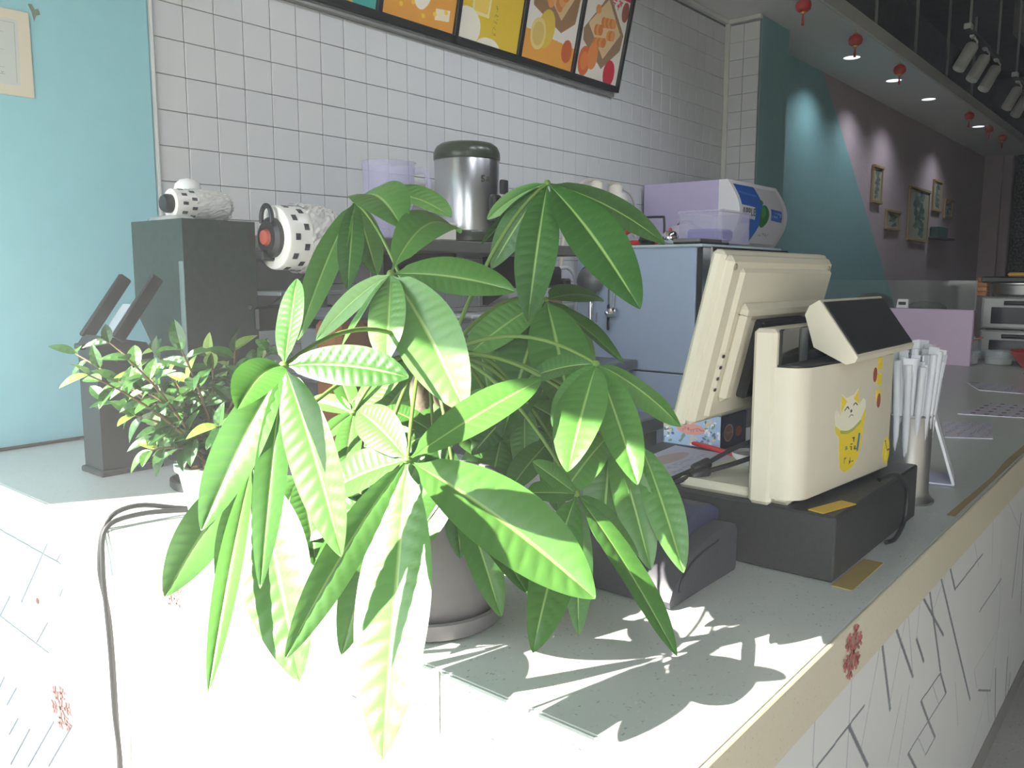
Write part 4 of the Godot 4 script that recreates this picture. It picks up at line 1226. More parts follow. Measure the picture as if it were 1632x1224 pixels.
	leaf(Vector3(0.839, 1.097, -0.781), Vector3(-0.61, 0.64, 0.48), 0.060, 0.10)
	leaf(Vector3(0.868, 1.027, -0.622), Vector3(-0.59, 0.68, 0.43), 0.082, 0.10)
	leaf(Vector3(1.040, 1.057, -0.706), Vector3(-0.27, 0.03, 0.96), 0.058, 0.10)
	leaf(Vector3(0.823, 0.994, -0.701), Vector3(-0.66, 0.58, 0.48), 0.074, 0.10)
	leaf(Vector3(1.137, 1.171, -0.754), Vector3(0.07, 0.86, 0.50), 0.054, 0.10)
	hub(Vector3(0.624, 1.048, -0.762))
	leaf(Vector3(0.577, 1.021, -0.765), Vector3(-0.44, 0.70, 0.56), 0.019, 0.10)
	leaf(Vector3(0.572, 0.985, -0.717), Vector3(-0.42, 0.73, 0.53), 0.029, 0.10)
	leaf(Vector3(0.698, 1.108, -0.748), Vector3(-0.64, 0.71, 0.29), 0.039, 0.03)
	leaf(Vector3(0.646, 1.022, -0.699), Vector3(-0.75, 0.48, 0.45), 0.029, 0.10)
	leaf(Vector3(0.615, 1.056, -0.838), Vector3(-0.54, 0.82, 0.16), 0.029, 0.10)
	leaf(Vector3(0.656, 1.086, -0.827), Vector3(-0.35, 0.87, 0.34), 0.026, 0.03)
	hub(Vector3(0.717, 1.016, -0.723))
	leaf(Vector3(0.663, 0.939, -0.724), Vector3(-0.70, 0.48, 0.52), 0.037, 0.10)
	leaf(Vector3(0.688, 0.919, -0.659), Vector3(-0.55, 0.57, 0.61), 0.044, 0.10)
	leaf(Vector3(0.772, 1.044, -0.694), Vector3(-0.58, 0.67, 0.46), 0.027, 0.10)
	leaf(Vector3(0.688, 1.045, -0.780), Vector3(-0.46, 0.67, 0.58), 0.028, 0.10)
	leaf(Vector3(0.774, 1.085, -0.779), Vector3(-0.46, 0.76, 0.46), 0.040, 0.10)
	leaf(Vector3(0.661, 0.980, -0.766), Vector3(-0.70, 0.61, 0.38), 0.031, 0.10)
	hub(Vector3(0.486, 1.008, -0.762))
	leaf(Vector3(0.395, 0.887, -0.784), Vector3(-0.50, 0.23, 0.83), 0.048, 0.10)
	leaf(Vector3(0.442, 0.896, -0.824), Vector3(-0.74, -0.08, 0.67), 0.040, 0.10)
	leaf(Vector3(0.436, 0.883, -0.749), Vector3(-0.41, 0.25, 0.88), 0.033, 0.10)
	leaf(Vector3(0.354, 0.850, -0.636), Vector3(-0.35, 0.74, 0.57), 0.022, 0.10)
	leaf(Vector3(0.428, 0.841, -0.608), Vector3(-0.80, 0.53, 0.28), 0.075, 0.10)
	hub(Vector3(0.686, 0.973, -0.657))
	leaf(Vector3(0.689, 0.861, -0.551), Vector3(0.01, 0.69, 0.73), 0.061, 0.10)
	leaf(Vector3(0.712, 0.809, -0.608), Vector3(-0.51, 0.17, 0.84), 0.041, 0.10)
	leaf(Vector3(0.702, 0.871, -0.664), Vector3(-0.65, -0.15, 0.75), 0.030, 0.10)
	leaf(Vector3(0.633, 0.896, -0.672), Vector3(-0.78, 0.44, 0.44), 0.038, 0.10)
	leaf(Vector3(0.604, 0.864, -0.749), Vector3(-0.86, 0.47, 0.21), 0.056, 0.10)
	hub(Vector3(0.920, 1.097, -0.827))
	leaf(Vector3(0.939, 1.035, -0.739), Vector3(-0.55, 0.62, 0.56), 0.044, 0.10)
	leaf(Vector3(0.890, 0.990, -0.773), Vector3(-0.63, 0.48, 0.61), 0.049, 0.10)
	leaf(Vector3(0.841, 1.032, -0.869), Vector3(-0.70, 0.56, 0.44), 0.044, 0.10)
	leaf(Vector3(0.871, 1.078, -0.894), Vector3(-0.70, 0.63, 0.33), 0.034, 0.10)
	leaf(Vector3(1.002, 1.136, -0.873), Vector3(-0.24, 0.91, 0.34), 0.041, 0.10)
	leaf(Vector3(1.020, 1.098, -0.793), Vector3(-0.23, 0.72, 0.65), 0.042, 0.10)
	hub(Vector3(0.831, 1.032, -0.825))
	leaf(Vector3(0.834, 0.960, -0.745), Vector3(-0.51, 0.63, 0.58), 0.043, 0.10)
	leaf(Vector3(0.771, 0.944, -0.767), Vector3(-0.51, 0.69, 0.51), 0.036, 0.10)
	leaf(Vector3(0.745, 0.971, -0.888), Vector3(-0.70, 0.59, 0.40), 0.048, 0.10)
	leaf(Vector3(0.830, 1.033, -0.936), Vector3(-0.58, 0.81, 0.01), 0.044, 0.10)
	leaf(Vector3(0.888, 1.054, -0.881), Vector3(-0.19, 0.96, 0.20), 0.033, 0.10)
	leaf(Vector3(0.923, 1.027, -0.813), Vector3(-0.04, 0.77, 0.64), 0.037, 0.10)
	hub(Vector3(0.893, 1.035, -0.720))
	leaf(Vector3(0.921, 0.980, -0.622), Vector3(-0.55, 0.66, 0.52), 0.046, 0.10)
	leaf(Vector3(0.852, 0.937, -0.686), Vector3(-0.68, 0.48, 0.55), 0.038, 0.10)
	leaf(Vector3(0.817, 0.967, -0.750), Vector3(-0.69, 0.59, 0.41), 0.042, 0.10)
	leaf(Vector3(0.846, 1.028, -0.807), Vector3(-0.65, 0.69, 0.30), 0.039, 0.10)
	leaf(Vector3(0.938, 1.051, -0.735), Vector3(-0.20, 0.91, 0.36), 0.020, 0.10)
	leaf(Vector3(0.960, 1.023, -0.654), Vector3(-0.45, 0.68, 0.58), 0.038, 0.10)
	hub(Vector3(0.899, 0.984, -0.766))
	leaf(Vector3(0.909, 0.930, -0.660), Vector3(-0.55, 0.72, 0.42), 0.048, 0.10)
	leaf(Vector3(0.831, 0.873, -0.738), Vector3(-0.67, 0.53, 0.52), 0.053, 0.10)
	leaf(Vector3(0.833, 0.901, -0.796), Vector3(-0.78, 0.48, 0.39), 0.044, 0.10)
	leaf(Vector3(0.860, 0.977, -0.873), Vector3(-0.66, 0.73, 0.19), 0.046, 0.10)
	leaf(Vector3(0.945, 0.999, -0.818), Vector3(-0.22, 0.97, 0.08), 0.028, 0.10)
	leaf(Vector3(0.985, 0.987, -0.708), Vector3(-0.40, 0.73, 0.56), 0.042, 0.10)
	hub(Vector3(0.897, 0.987, -0.674))
	leaf(Vector3(0.939, 0.931, -0.607), Vector3(-0.43, 0.54, 0.72), 0.039, 0.10)
	leaf(Vector3(0.860, 0.899, -0.636), Vector3(-0.67, 0.51, 0.53), 0.041, 0.10)
	leaf(Vector3(0.797, 0.930, -0.671), Vector3(-0.44, 0.79, 0.43), 0.039, 0.10)
	leaf(Vector3(0.863, 0.981, -0.734), Vector3(-0.64, 0.71, 0.30), 0.027, 0.10)
	leaf(Vector3(0.929, 1.025, -0.717), Vector3(-0.50, 0.79, 0.34), 0.027, 0.10)
	leaf(Vector3(0.996, 0.963, -0.638), Vector3(-0.09, 0.71, 0.70), 0.043, 0.10)
	hub(Vector3(0.839, 1.062, -0.885))
	leaf(Vector3(0.850, 1.002, -0.773), Vector3(-0.52, 0.73, 0.44), 0.050, 0.10)
	leaf(Vector3(0.802, 0.945, -0.828), Vector3(-0.58, 0.50, 0.64), 0.046, 0.10)
	leaf(Vector3(0.747, 0.986, -0.880), Vector3(-0.52, 0.66, 0.54), 0.043, 0.10)
	leaf(Vector3(0.773, 1.054, -0.970), Vector3(-0.61, 0.68, 0.41), 0.043, 0.10)
	leaf(Vector3(0.926, 1.089, -0.940), Vector3(-0.10, 0.95, 0.30), 0.043, 0.10)
	leaf(Vector3(0.932, 1.042, -0.831), Vector3(-0.26, 0.66, 0.71), 0.044, 0.10)


func hub(at: Vector3) -> void:
	# a leaf stalk from the nearest trunk tip to the hub of a leaf fan
	hub_at = at
	var from: Vector3 = crowns[0]
	for c in crowns:
		if c.distance_to(at) < from.distance_to(at):
			from = c
	var mid := from.lerp(at, 0.5) + Vector3(0, 0.035 + 0.1 * from.distance_to(at), 0)
	put("leaf_stalk", Shape.new().tube(curve(from, mid, at, 12), 0.003, 0.002, 8), stalk_skin, tree)
	put("fan_hub", Shape.new().lathe([Vector2(0, -0.004), Vector2(0.004, -0.002), Vector2(0.0048, 0.001), Vector2(0.003, 0.004), Vector2(0, 0.005)], Transform3D(Basis.IDENTITY, at), 10), stalk_skin, tree)


func leaf(tip: Vector3, up: Vector3, wide: float, arch: float) -> void:
	leaf_count += 1
	rng.seed = 500 + leaf_count
	var base := hub_at
	var long := base.distance_to(tip)
	var mid := base.lerp(tip, 0.5) + Vector3(0, arch * long, 0)
	var rows := 84 if wide > 0.026 else 48
	var cols := [-1.0, -0.8, -0.56, -0.32, -0.07, -0.03, 0.03, 0.07, 0.32, 0.56, 0.8, 1.0]
	var tone := rng.randf()
	var body := rgb(68, 116, 48).lerp(rgb(92, 142, 68), tone).srgb_to_linear()
	if rng.randf() < 0.2:
		body = rgb(58, 102, 46).srgb_to_linear()
	var rib := rgb(146, 180, 104).srgb_to_linear()
	var veins := rng.randf_range(13.0, 16.0)
	var phase := rng.randf() * TAU
	var pucker := wide * rng.randf_range(0.014, 0.024)
	var fold := rng.randf_range(0.10, 0.24)
	var wave := rng.randf_range(0.01, 0.035)
	var grid := []
	var tint := []
	for i in rows + 1:
		var s := float(i) / rows
		var p := base * (1 - s) * (1 - s) + mid * 2 * s * (1 - s) + tip * s * s
		var t := ((mid - base) * (1 - s) + (tip - mid) * s).normalized()
		var w := t.cross(up).normalized()
		var n := w.cross(t).normalized()
		var stem := clampf((s - 0.035) / 0.09, 0.0, 1.0)
		var half := wide * 0.5 * clampf(s, 0.0, 1.0) * pow(1.0 - s, 0.8) / 0.2903 * stem + 0.0016 * (1.0 - s)
		var row := []
		var trow := []
		for q in cols:
			var a := absf(q)
			var lift: float = half * fold * (a - 0.35) + half * wave * sin(phase + s * 9.0 + signf(q)) * a * 2.0
			var vein: float = absf(sin(PI * (s * veins - a * 0.9) + phase))
			var shape := sin(PI * clampf(a * 1.05, 0.0, 1.0))
			lift += pucker * 1.05 * sqrt(vein) * shape * smoothstep(0.05, 0.2, s) * smoothstep(1.0, 0.9, s)
			if a < 0.05:
				lift -= 0.0006
			row.append(p + w * half * q + n * lift)
			var c := body
			if a < 0.05:
				c = rib if s < 0.9 else body.lerp(rib, 0.4)
			elif vein < 0.3 and a < 0.9:
				c = body.lerp(rib, 0.07)
			trow.append(c)
		grid.append(row)
		tint.append(trow)
	var sh := Shape.new()
	sh.coloured = true
	var norms := []
	for i in rows + 1:
		var nr := []
		for k in cols.size():
			var du: Vector3 = grid[mini(i + 1, rows)][k] - grid[maxi(i - 1, 0)][k]
			var dv: Vector3 = grid[i][mini(k + 1, cols.size() - 1)] - grid[i][maxi(k - 1, 0)]
			nr.append(dv.cross(du).normalized())
		norms.append(nr)
	for i in rows:
		for k in cols.size() - 1:
			sh.tri(grid[i][k], grid[i][k + 1], grid[i + 1][k + 1], norms[i][k], norms[i][k + 1], norms[i + 1][k + 1])
			var m := sh.col.size()
			sh.col[m - 3] = tint[i][k]
			sh.col[m - 2] = tint[i + 1][k + 1]
			sh.col[m - 1] = tint[i][k + 1]
			sh.tri(grid[i][k], grid[i + 1][k + 1], grid[i + 1][k], norms[i][k], norms[i + 1][k + 1], norms[i + 1][k])
			m = sh.col.size()
			sh.col[m - 3] = tint[i][k]
			sh.col[m - 2] = tint[i + 1][k]
			sh.col[m - 1] = tint[i + 1][k + 1]
	put("leaf", sh, leaf_skin, tree)


func build_small_plant() -> void:
	var o := Vector3(0.775, TOP, -1.315)
	var t := thing("potted_shrub", "small bushy green shrub in a pale green pot at the shaded counter end", "potted plant", o)
	var at := Transform3D(Basis.IDENTITY, o)
	var glaze := paint(rgb(168, 192, 176), 0.35)
	put("pot", Shape.new().lathe([Vector2(0, 0), Vector2(0.046, 0), Vector2(0.05, 0.006), Vector2(0.058, 0.06), Vector2(0.068, 0.108), Vector2(0.075, 0.114), Vector2(0.075, 0.124), Vector2(0.068, 0.124), Vector2(0.062, 0.1), Vector2(0, 0.1)], at, 40), glaze, t)
	put("soil", Shape.new().lathe([Vector2(0.064, 0.1), Vector2(0.05, 0.108), Vector2(0, 0.112)], at, 24), grain(rgb(120, 96, 70), 0.95, 0.3, 30.0, 71, 0.8), t)
	rng.seed = 72
	var bark_chip := paint(rgb(206, 176, 136), 0.8)
	for k in 26:
		var a := rng.randf() * TAU
		var r := sqrt(rng.randf()) * 0.056
		put("bark_chip", Shape.new().box(Vector3.ZERO, Vector3(0.012, 0.006, 0.008), 0.002, Transform3D(Basis.from_euler(Vector3(rng.randf() - 0.5, a * 3, rng.randf() - 0.5)), o + Vector3(cos(a) * r, 0.113, sin(a) * r))), bark_chip, t)
	# four leaf meshes shared by all leaves
	var kinds := []
	for k in 4:
		var s := Shape.new()
		var rows := 8
		var g := []
		for i in rows + 1:
			var u := float(i) / rows
			var half := 0.235 * pow(sin(PI * pow(u, 0.85)), 0.8) + 0.008
			var y := -0.18 * u * u * (1.0 + 0.4 * k) + 0.04 * u
			g.append([Vector3(-half, y + half * 0.3, u), Vector3(-half * 0.5, y + half * 0.1 + 0.012 * (i % 2), u), Vector3(0, y - 0.01, u), Vector3(half * 0.5, y + half * 0.1 + 0.012 * (i % 2), u), Vector3(half, y + half * 0.3, u)])
		for i in rows:
			for j in 4:
				var m: Vector3 = (g[i + 1][j] - g[i][j]).cross(g[i][j + 1] - g[i][j]).normalized()
				s.tri(g[i][j], g[i + 1][j], g[i + 1][j + 1], m, m, m)
				s.tri(g[i][j], g[i + 1][j + 1], g[i][j + 1], m, m, m)
		kinds.append(s.mesh())
	var bl := {"backlight": Color(0.34, 0.38, 0.24)}
	var skins := [paint(rgb(54, 96, 40), 0.34, 0.0, bl), paint(rgb(44, 82, 38), 0.34, 0.0, bl), paint(rgb(66, 106, 46), 0.34, 0.0, bl), paint(rgb(128, 158, 70), 0.35, 0.0, bl)]
	var wood := paint(rgb(112, 96, 66), 0.8)
	var ends := [
		Vector3(0.675, 1.061, -1.631), Vector3(0.717, 1.082, -1.581), Vector3(0.576, 1.052, -1.351), Vector3(0.623, 1.075, -1.311), Vector3(0.753, 1.069, -1.485),
		Vector3(0.672, 0.984, -1.521), Vector3(0.685, 1.020, -1.483), Vector3(0.650, 0.976, -1.358), Vector3(0.704, 1.005, -1.430), Vector3(0.710, 0.923, -1.406),
		Vector3(0.729, 1.045, -1.397), Vector3(0.689, 1.088, -1.267), Vector3(0.730, 1.028, -1.326), Vector3(0.712, 0.977, -1.320), Vector3(0.802, 1.062, -1.376),
		Vector3(0.830, 0.972, -1.443), Vector3(0.851, 1.021, -1.408), Vector3(0.804, 1.078, -1.297), Vector3(0.790, 0.995, -1.253), Vector3(0.779, 1.065, -1.202),
		Vector3(0.749, 1.042, -1.132), Vector3(0.696, 0.974, -1.177), Vector3(0.684, 1.038, -1.398), Vector3(0.711, 0.939, -1.281), Vector3(0.788, 1.040, -1.236),
		Vector3(0.774, 0.977, -1.466), Vector3(0.774, 1.046, -1.319), Vector3(0.792, 0.969, -1.296), Vector3(0.651, 0.923, -1.313), Vector3(0.755, 1.091, -1.129)]
	for e in ends.size():
		var tip: Vector3 = ends[e]
		var root := o + Vector3(rng.randf_range(-0.02, 0.02), 0.105, rng.randf_range(-0.02, 0.02))
		var mid := root.lerp(tip, 0.45) + Vector3(0, 0.04, 0)
		var path := curve(root, mid, tip, 8)
		put("twig", Shape.new().tube(path, 0.0034, 0.0014, 6), wood, t)
		var count := 8
		for k in count + 2:
			var u := clampf(0.32 + 0.68 * k / count, 0.0, 1.0)
			var p: Vector3 = root * (1 - u) * (1 - u) + mid * 2 * u * (1 - u) + tip * u * u
			var along := ((mid - root) * (1 - u) + (tip - mid) * u).normalized()
			var turn := k * 2.4 + e
			var side := along.cross(Vector3.UP).normalized()
			var out := (side * cos(turn) + side.cross(along) * sin(turn)).normalized()
			var dir := (along * (0.55 if k < count else 1.2) + out * 0.9 + Vector3(0, -0.15, 0)).normalized()
			var up := (Vector3.UP * 0.9 + Vector3(-0.5, 0, 0.25) - dir * 0.2).normalized()
			var x := up.cross(dir).normalized()
			var size := rng.randf_range(0.037, 0.054)
			var young := k >= count - 1 and rng.randf() < 0.3
			var lf := put_mesh("leaf", kinds[rng.randi() % 4], skins[3] if young else skins[rng.randi() % 3], t)
			lf.transform = Transform3D(Basis(x * size, dir.cross(x) * size, dir * size), p - o)


func arc(c: Vector2, r: float, a0: float, a1: float, n := 6) -> Array:
	var out := []
	for k in n + 1:
		out.append(c + Vector2.from_angle(deg_to_rad(lerpf(a0, a1, float(k) / n))) * r)
	return out


func build_checkout() -> void:
	var flat := Basis(Vector3(1, 0, 0), Vector3(0, 0, -1), Vector3(0, 1, 0))     # outline in plan, pulled up
	var across := Basis(Vector3(0, 0, 1), Vector3(0, 1, 0), Vector3(-1, 0, 0))   # outline in z-y, pulled towards -x
	var black := grain(rgb(36, 36, 38), 0.5, 0.06, 8.0, 81)
	var ivory := grain(rgb(218, 211, 190), 0.45, 0.012, 3.0, 82)
	var screen := paint(rgb(40, 40, 42), 0.35)
	var dark := paint(rgb(30, 30, 32), 0.4)
	var y := 0.862
	# cash drawer
	var d := thing("cash_drawer", "black steel cash drawer under the cream checkout terminal", "cash drawer", Vector3(1.42, TOP, -0.62))
	put("case", Shape.new().box(Vector3(1.4225, 0.812, -0.622), Vector3(0.445, 0.1, 0.47), 0.003), black, d)
	put("front", Shape.new().box(Vector3(1.4225, 0.808, -0.8595), Vector3(0.425, 0.08, 0.006), 0.002), black, d)
	for x in [1.25, 1.6]:
		for z in [-0.44, -0.8]:
			put("foot", Shape.new().lathe([Vector2(0, 0), Vector2(0.012, 0), Vector2(0.012, 0.003), Vector2(0, 0.003)], Transform3D(Basis.IDENTITY, Vector3(x, TOP, z)), 12), dark, d)
	single("sticky_note", Shape.new().box(Vector3(0, 0.0008, 0), Vector3(0.086, 0.0016, 0.026), 0.0005, Transform3D(Basis(Vector3.UP, -0.25), Vector3(1.25, y, -0.409))), paint(rgb(214, 176, 40), 0.6), "small yellow note lying on the front corner of the cash drawer", "note")
	# terminal
	var o := Vector3(1.38, y, -0.5)
	var t := thing("checkout_terminal", "cream checkout terminal with tilted monitor seen from behind", "checkout terminal", o)
	var yaw := -0.082
	put("base_plate", Shape.new().box(Vector3(1.385, y + 0.009, -0.555), Vector3(0.35, 0.018, 0.19), 0.006), ivory, t)
	put("rear_column", Shape.new().box(Vector3(1.375, y + 0.1345, -0.502), Vector3(0.366, 0.269, 0.036), 0.006), ivory, t)
	put("black_window", Shape.new().box(Vector3(1.318, y + 0.237, -0.4825), Vector3(0.228, 0.062, 0.006), 0.002), paint(rgb(34, 36, 36), 0.12), t)
	put("window_slot", Shape.new().box(Vector3(1.29, y + 0.237, -0.479), Vector3(0.03, 0.06, 0.003), 0.0008), paint(rgb(74, 78, 78), 0.3), t)
	var plan := [Vector2(1.196, 0.49)]
	plan.append_array(arc(Vector2(1.232, 0.476), 0.036, 180, 262, 8))
	plan.append_array(arc(Vector2(1.536, 0.43), 0.018, 278, 350, 5))
	plan.append(Vector2(1.556, 0.49))
	put("front_housing", Shape.new().prism(plan, 0.2, Transform3D(flat, Vector3(0, y + 0.012, 0))), ivory, t)
	put("housing_foot", Shape.new().prism([Vector2(1.215, 0.49), Vector2(1.222, 0.462), Vector2(1.54, 0.425), Vector2(1.54, 0.49)], 0.014, Transform3D(flat, Vector3(0, y, 0))), dark, t)
	var lip := plan.duplicate()
	for i in lip.size():
		lip[i] = Vector2(1.376, 0.46) + (lip[i] - Vector2(1.376, 0.46)) * 0.975
	put("top_cover", Shape.new().prism(lip, 0.005, Transform3D(flat, Vector3(0, y + 0.21, 0))), screen, t)
	# customer display
	var prof := [Vector2(-0.462, 1.172), Vector2(-0.400, 1.086), Vector2(-0.404, 1.078), Vector2(-0.417, 1.074), Vector2(-0.468, 1.098), Vector2(-0.484, 1.148), Vector2(-0.478, 1.162)]
	var cd := put("customer_display", Shape.new().prism(prof, 0.315, Transform3D(across, Vector3(1.617, 0, 0))), ivory, t)
	var sx := frame(Vector3(1.4595, 1.129, -0.431), Vector3(1, 0, 0), Vector3(0, 0.086, -0.062))
	put("display_glass", Shape.new().box(Vector3(0, 0, 0.001), Vector3(0.303, 0.096, 0.003), 0.001, sx), screen, cd)
	put("display_neck", Shape.new().box(Vector3(1.46, 1.1, -0.475), Vector3(0.12, 0.07, 0.03), 0.005), dark, cd)
	# monitor, its back towards the camera
	var tilt := 0.23
	var mx := Transform3D(Basis(Vector3(1, 0, 0), tilt), Vector3(1.357, 1.11, -0.575))
	put("monitor_shell", Shape.new().box(Vector3(0, 0, -0.012), Vector3(0.432, 0.276, 0.022), 0.006, mx).box(Vector3(0, 0, 0.002), Vector3(0.422, 0.266, 0.02), 0.008, mx), ivory, t)
	put("back_panel", Shape.new().box(Vector3(0.012, -0.004, 0.012), Vector3(0.38, 0.24, 0.012), 0.01, mx), ivory, t)
	var rim := Shape.new()
	for e in [[Vector3(-0.145, -0.02, 0.021), Vector3(0.032, 0.15, 0.018)], [Vector3(0.145, -0.02, 0.021), Vector3(0.032, 0.15, 0.018)], [Vector3(0, 0.05, 0.021), Vector3(0.322, 0.026, 0.018)]]:
		rim.box(e[0], e[1], 0.008, mx)
	put("mount_frame", rim, ivory, t)
	put("hinge_plate", Shape.new().box(Vector3(0.005, -0.03, 0.024), Vector3(0.19, 0.13, 0.02), 0.004, mx), dark, t)
	put("neck", Shape.new().box(Vector3(1.37, 0.96, -0.545), Vector3(0.14, 0.2, 0.05), 0.01), dark, t)
	for q in [Vector3(-0.2, 0.118, 0.0125), Vector3(0.19, 0.118, 0.0125)]:
		put("screw_cap", Shape.new().lathe([Vector2(0, 0.003), Vector2(0.004, 0.002), Vector2(0.005, 0)], mx * Transform3D(Basis(Vector3(1, 0, 0), PI / 2), q), 10), paint(rgb(150, 138, 112), 0.5), t)
	put("monitor_glass", Shape.new().box(Vector3(0, 0, -0.0245), Vector3(0.41, 0.25, 0.003), 0.001, mx), screen, t)
	for k in 4:
		put("port", Shape.new().box(Vector3(-0.175, -0.02 - k * 0.018, 0.0185), Vector3(0.006, 0.005, 0.002), 0.0005, mx), dark, t)
	stickers()
	# two black cables with ferrite beads
	for k in 2:
		var c := thing("usb_cable", ["black cable with ferrite bead plugged higher into the terminal", "black cable with ferrite bead running low over the base plate"][k], "cable", Vector3(1.2, y, -0.65))
		var p := [Vector3(1.17, 0.862, -0.685), Vector3(1.19, 0.869, -0.668), Vector3(1.252, 0.893, -0.628), Vector3(1.31, 0.922, -0.59), Vector3(1.34, 0.94, -0.55), Vector3(1.345, 0.942, -0.52)]
		if k == 1:
			p = [Vector3(1.165, 0.862, -0.68), Vector3(1.19, 0.868, -0.655), Vector3(1.235, 0.884, -0.622), Vector3(1.28, 0.9, -0.58), Vector3(1.32, 0.918, -0.54), Vector3(1.33, 0.918, -0.52)]
		put("cord", Shape.new().tube(smooth(p, 6), 0.0042, 0.0042, 8), dark, c)
		put("ferrite_bead", Shape.new().lathe([Vector2(0, -0.016), Vector2(0.008, -0.016), Vector2(0.0095, -0.013), Vector2(0.0095, 0.013), Vector2(0.008, 0.016), Vector2(0, 0.016)], pole(p[3] - p[1], p[2]), 12), dark, c)
		put("plug", Shape.new().box(Vector3.ZERO, Vector3(0.016, 0.012, 0.04), 0.003, Transform3D(Basis.IDENTITY, p[5] - Vector3(0, 0, 0.012))), dark, c)
	single("drawer_cable", Shape.new().tube(smooth([Vector3(1.45, 0.868, -0.40), Vector3(1.49, 0.872, -0.384), Vector3(1.528, 0.846, -0.377), Vector3(1.538, 0.81, -0.376), Vector3(1.525, 0.78, -0.376), Vector3(1.47, 0.766, -0.374), Vector3(1.44, 0.7655, -0.38)], 6), 0.004), dark, "thin black cable curving down the long face of the cash drawer", "cable")
	# receipt printer
	var p := thing("receipt_printer", "small charcoal receipt printer with navy lid left of the cash drawer", "printer", Vector3(1.06, TOP, -0.62))
	put("body", Shape.new().prism([Vector2(0.962, 0.763), Vector2(1.162, 0.763), Vector2(1.166, 0.77), Vector2(1.166, 0.826), Vector2(1.158, 0.836), Vector2(1.14, 0.841), Vector2(1.08, 0.838), Vector2(1.03, 0.826), Vector2(0.99, 0.806), Vector2(0.968, 0.786), Vector2(0.96, 0.772)], 0.19, Transform3D(Basis.IDENTITY, Vector3(0, 0, -0.712))), grain(rgb(62, 62, 70), 0.45, 0.05, 10.0, 84), p)
	put("lid", Shape.new().prism([Vector2(1.03, 0.825), Vector2(1.16, 0.836), Vector2(1.158, 0.854), Vector2(1.13, 0.868), Vector2(1.08, 0.868), Vector2(1.04, 0.852), Vector2(1.024, 0.836)], 0.15, Transform3D(Basis.IDENTITY, Vector3(0, 0, -0.70))), grain(rgb(52, 58, 92), 0.4, 0.05, 10.0, 85), p)
	put("base", Shape.new().box(Vector3(1.063, 0.7625, -0.617), Vector3(0.19, 0.005, 0.18), 0.002), dark, p)
	put("side_seam", Shape.new().tube(smooth([Vector3(0.985, 0.78, -0.521), Vector3(0.998, 0.802, -0.521), Vector3(1.04, 0.818, -0.521), Vector3(1.1, 0.825, -0.521)], 5), 0.002), dark, p)
	# on the drawer behind the terminal
	var pg := sheet(128, 128, rgb(206, 206, 222))
	blob(pg, 70, 40, 36, 18, rgb(196, 170, 170))
	scribble(pg, 24, 64, 7, 10, rgb(150, 150, 190), 86)
	scribble(pg, 24, 84, 7, 10, rgb(160, 150, 170), 87)
	single("paper_sheet", Shape.new().prism([Vector2(1.225, 0.663), Vector2(1.33, 0.8), Vector2(1.505, 0.815), Vector2(1.49, 0.66), Vector2(1.27, 0.655)], 0.0012, Transform3D(flat, Vector3(0, y, 0))), printed(pg), "pale printed paper sheet on the cash drawer behind the terminal", "paper")
	var pen := thing("red_pen", "bright red pen lying on the paper sheet behind the terminal", "pen", Vector3(1.5, y, -0.74))
	put("barrel", Shape.new().tube([Vector3(1.535, y + 0.006, -0.80), Vector3(1.48, y + 0.006, -0.672)], 0.0048, 0.0048, 10), paint(rgb(206, 40, 44), 0.35), pen)
	put("tip", Shape.new().tube([Vector3(1.48, y + 0.006, -0.672), Vector3(1.475, y + 0.006, -0.66)], 0.004, 0.001, 10), dark, pen)
	var bx := thing("snack_box", "pale blue and navy printed carton behind the red pen", "carton", Vector3(1.6, y, -0.79))
	put("carton", Shape.new().box(Vector3(1.585, y + 0.034, -0.79), Vector3(0.118, 0.068, 0.13), 0.003), paint(rgb(44, 48, 92), 0.5), bx)
	var im := sheet(160, 96, rgb(160, 184, 216))
	rng.seed = 88
	for k in 90:
		blob(im, rng.randf() * 160, 18 + rng.randf() * 70, 3 + rng.randf() * 4, 2 + rng.randf() * 3, [rgb(74, 100, 130), rgb(210, 190, 140), rgb(110, 140, 110), rgb(226, 226, 232)][k % 4], rng.randf() * 3)
	blob(im, 78, 46, 40, 17, rgb(214, 150, 140))
	scribble(im, 52, 40, 5, 11, rgb(186, 60, 60), 89)
	put("printed_side", Shape.new().quad(Vector3(1.5255, y, -0.854), Vector3(1.5255, y, -0.726), Vector3(1.5255, y + 0.067, -0.726), Vector3(1.5255, y + 0.067, -0.854)), printed(im), bx)
	im = sheet(128, 96, rgb(40, 42, 84))
	blob(im, 36, 52, 24, 26, rgb(210, 206, 206))
	blob(im, 36, 52, 20, 22, rgb(186, 120, 110))
	scribble(im, 22, 46, 3, 10, rgb(226, 226, 226), 90)
	blob(im, 88, 56, 16, 16, rgb(190, 104, 60))
	put("printed_end", Shape.new().quad(Vector3(1.527, y, -0.7245), Vector3(1.643, y, -0.7245), Vector3(1.643, y + 0.067, -0.7245), Vector3(1.527, y + 0.067, -0.7245)), printed(im), bx)
	put("top_flap", Shape.new().box(Vector3(1.585, y + 0.069, -0.79), Vector3(0.116, 0.002, 0.128)), paint(rgb(176, 190, 214), 0.5), bx)
	var ds := thing("white_dish", "small white dish on the terminal's base plate", "dish", Vector3(1.4, y + 0.018, -0.6))
	put("bowl", Shape.new().lathe([Vector2(0, 0), Vector2(0.022, 0), Vector2(0.034, 0.012), Vector2(0.036, 0.02), Vector2(0.033, 0.02), Vector2(0.02, 0.006), Vector2(0, 0.005)], Transform3D(Basis.IDENTITY, Vector3(1.38, y + 0.018, -0.595)), 28), paint(rgb(226, 226, 228), 0.25), ds)
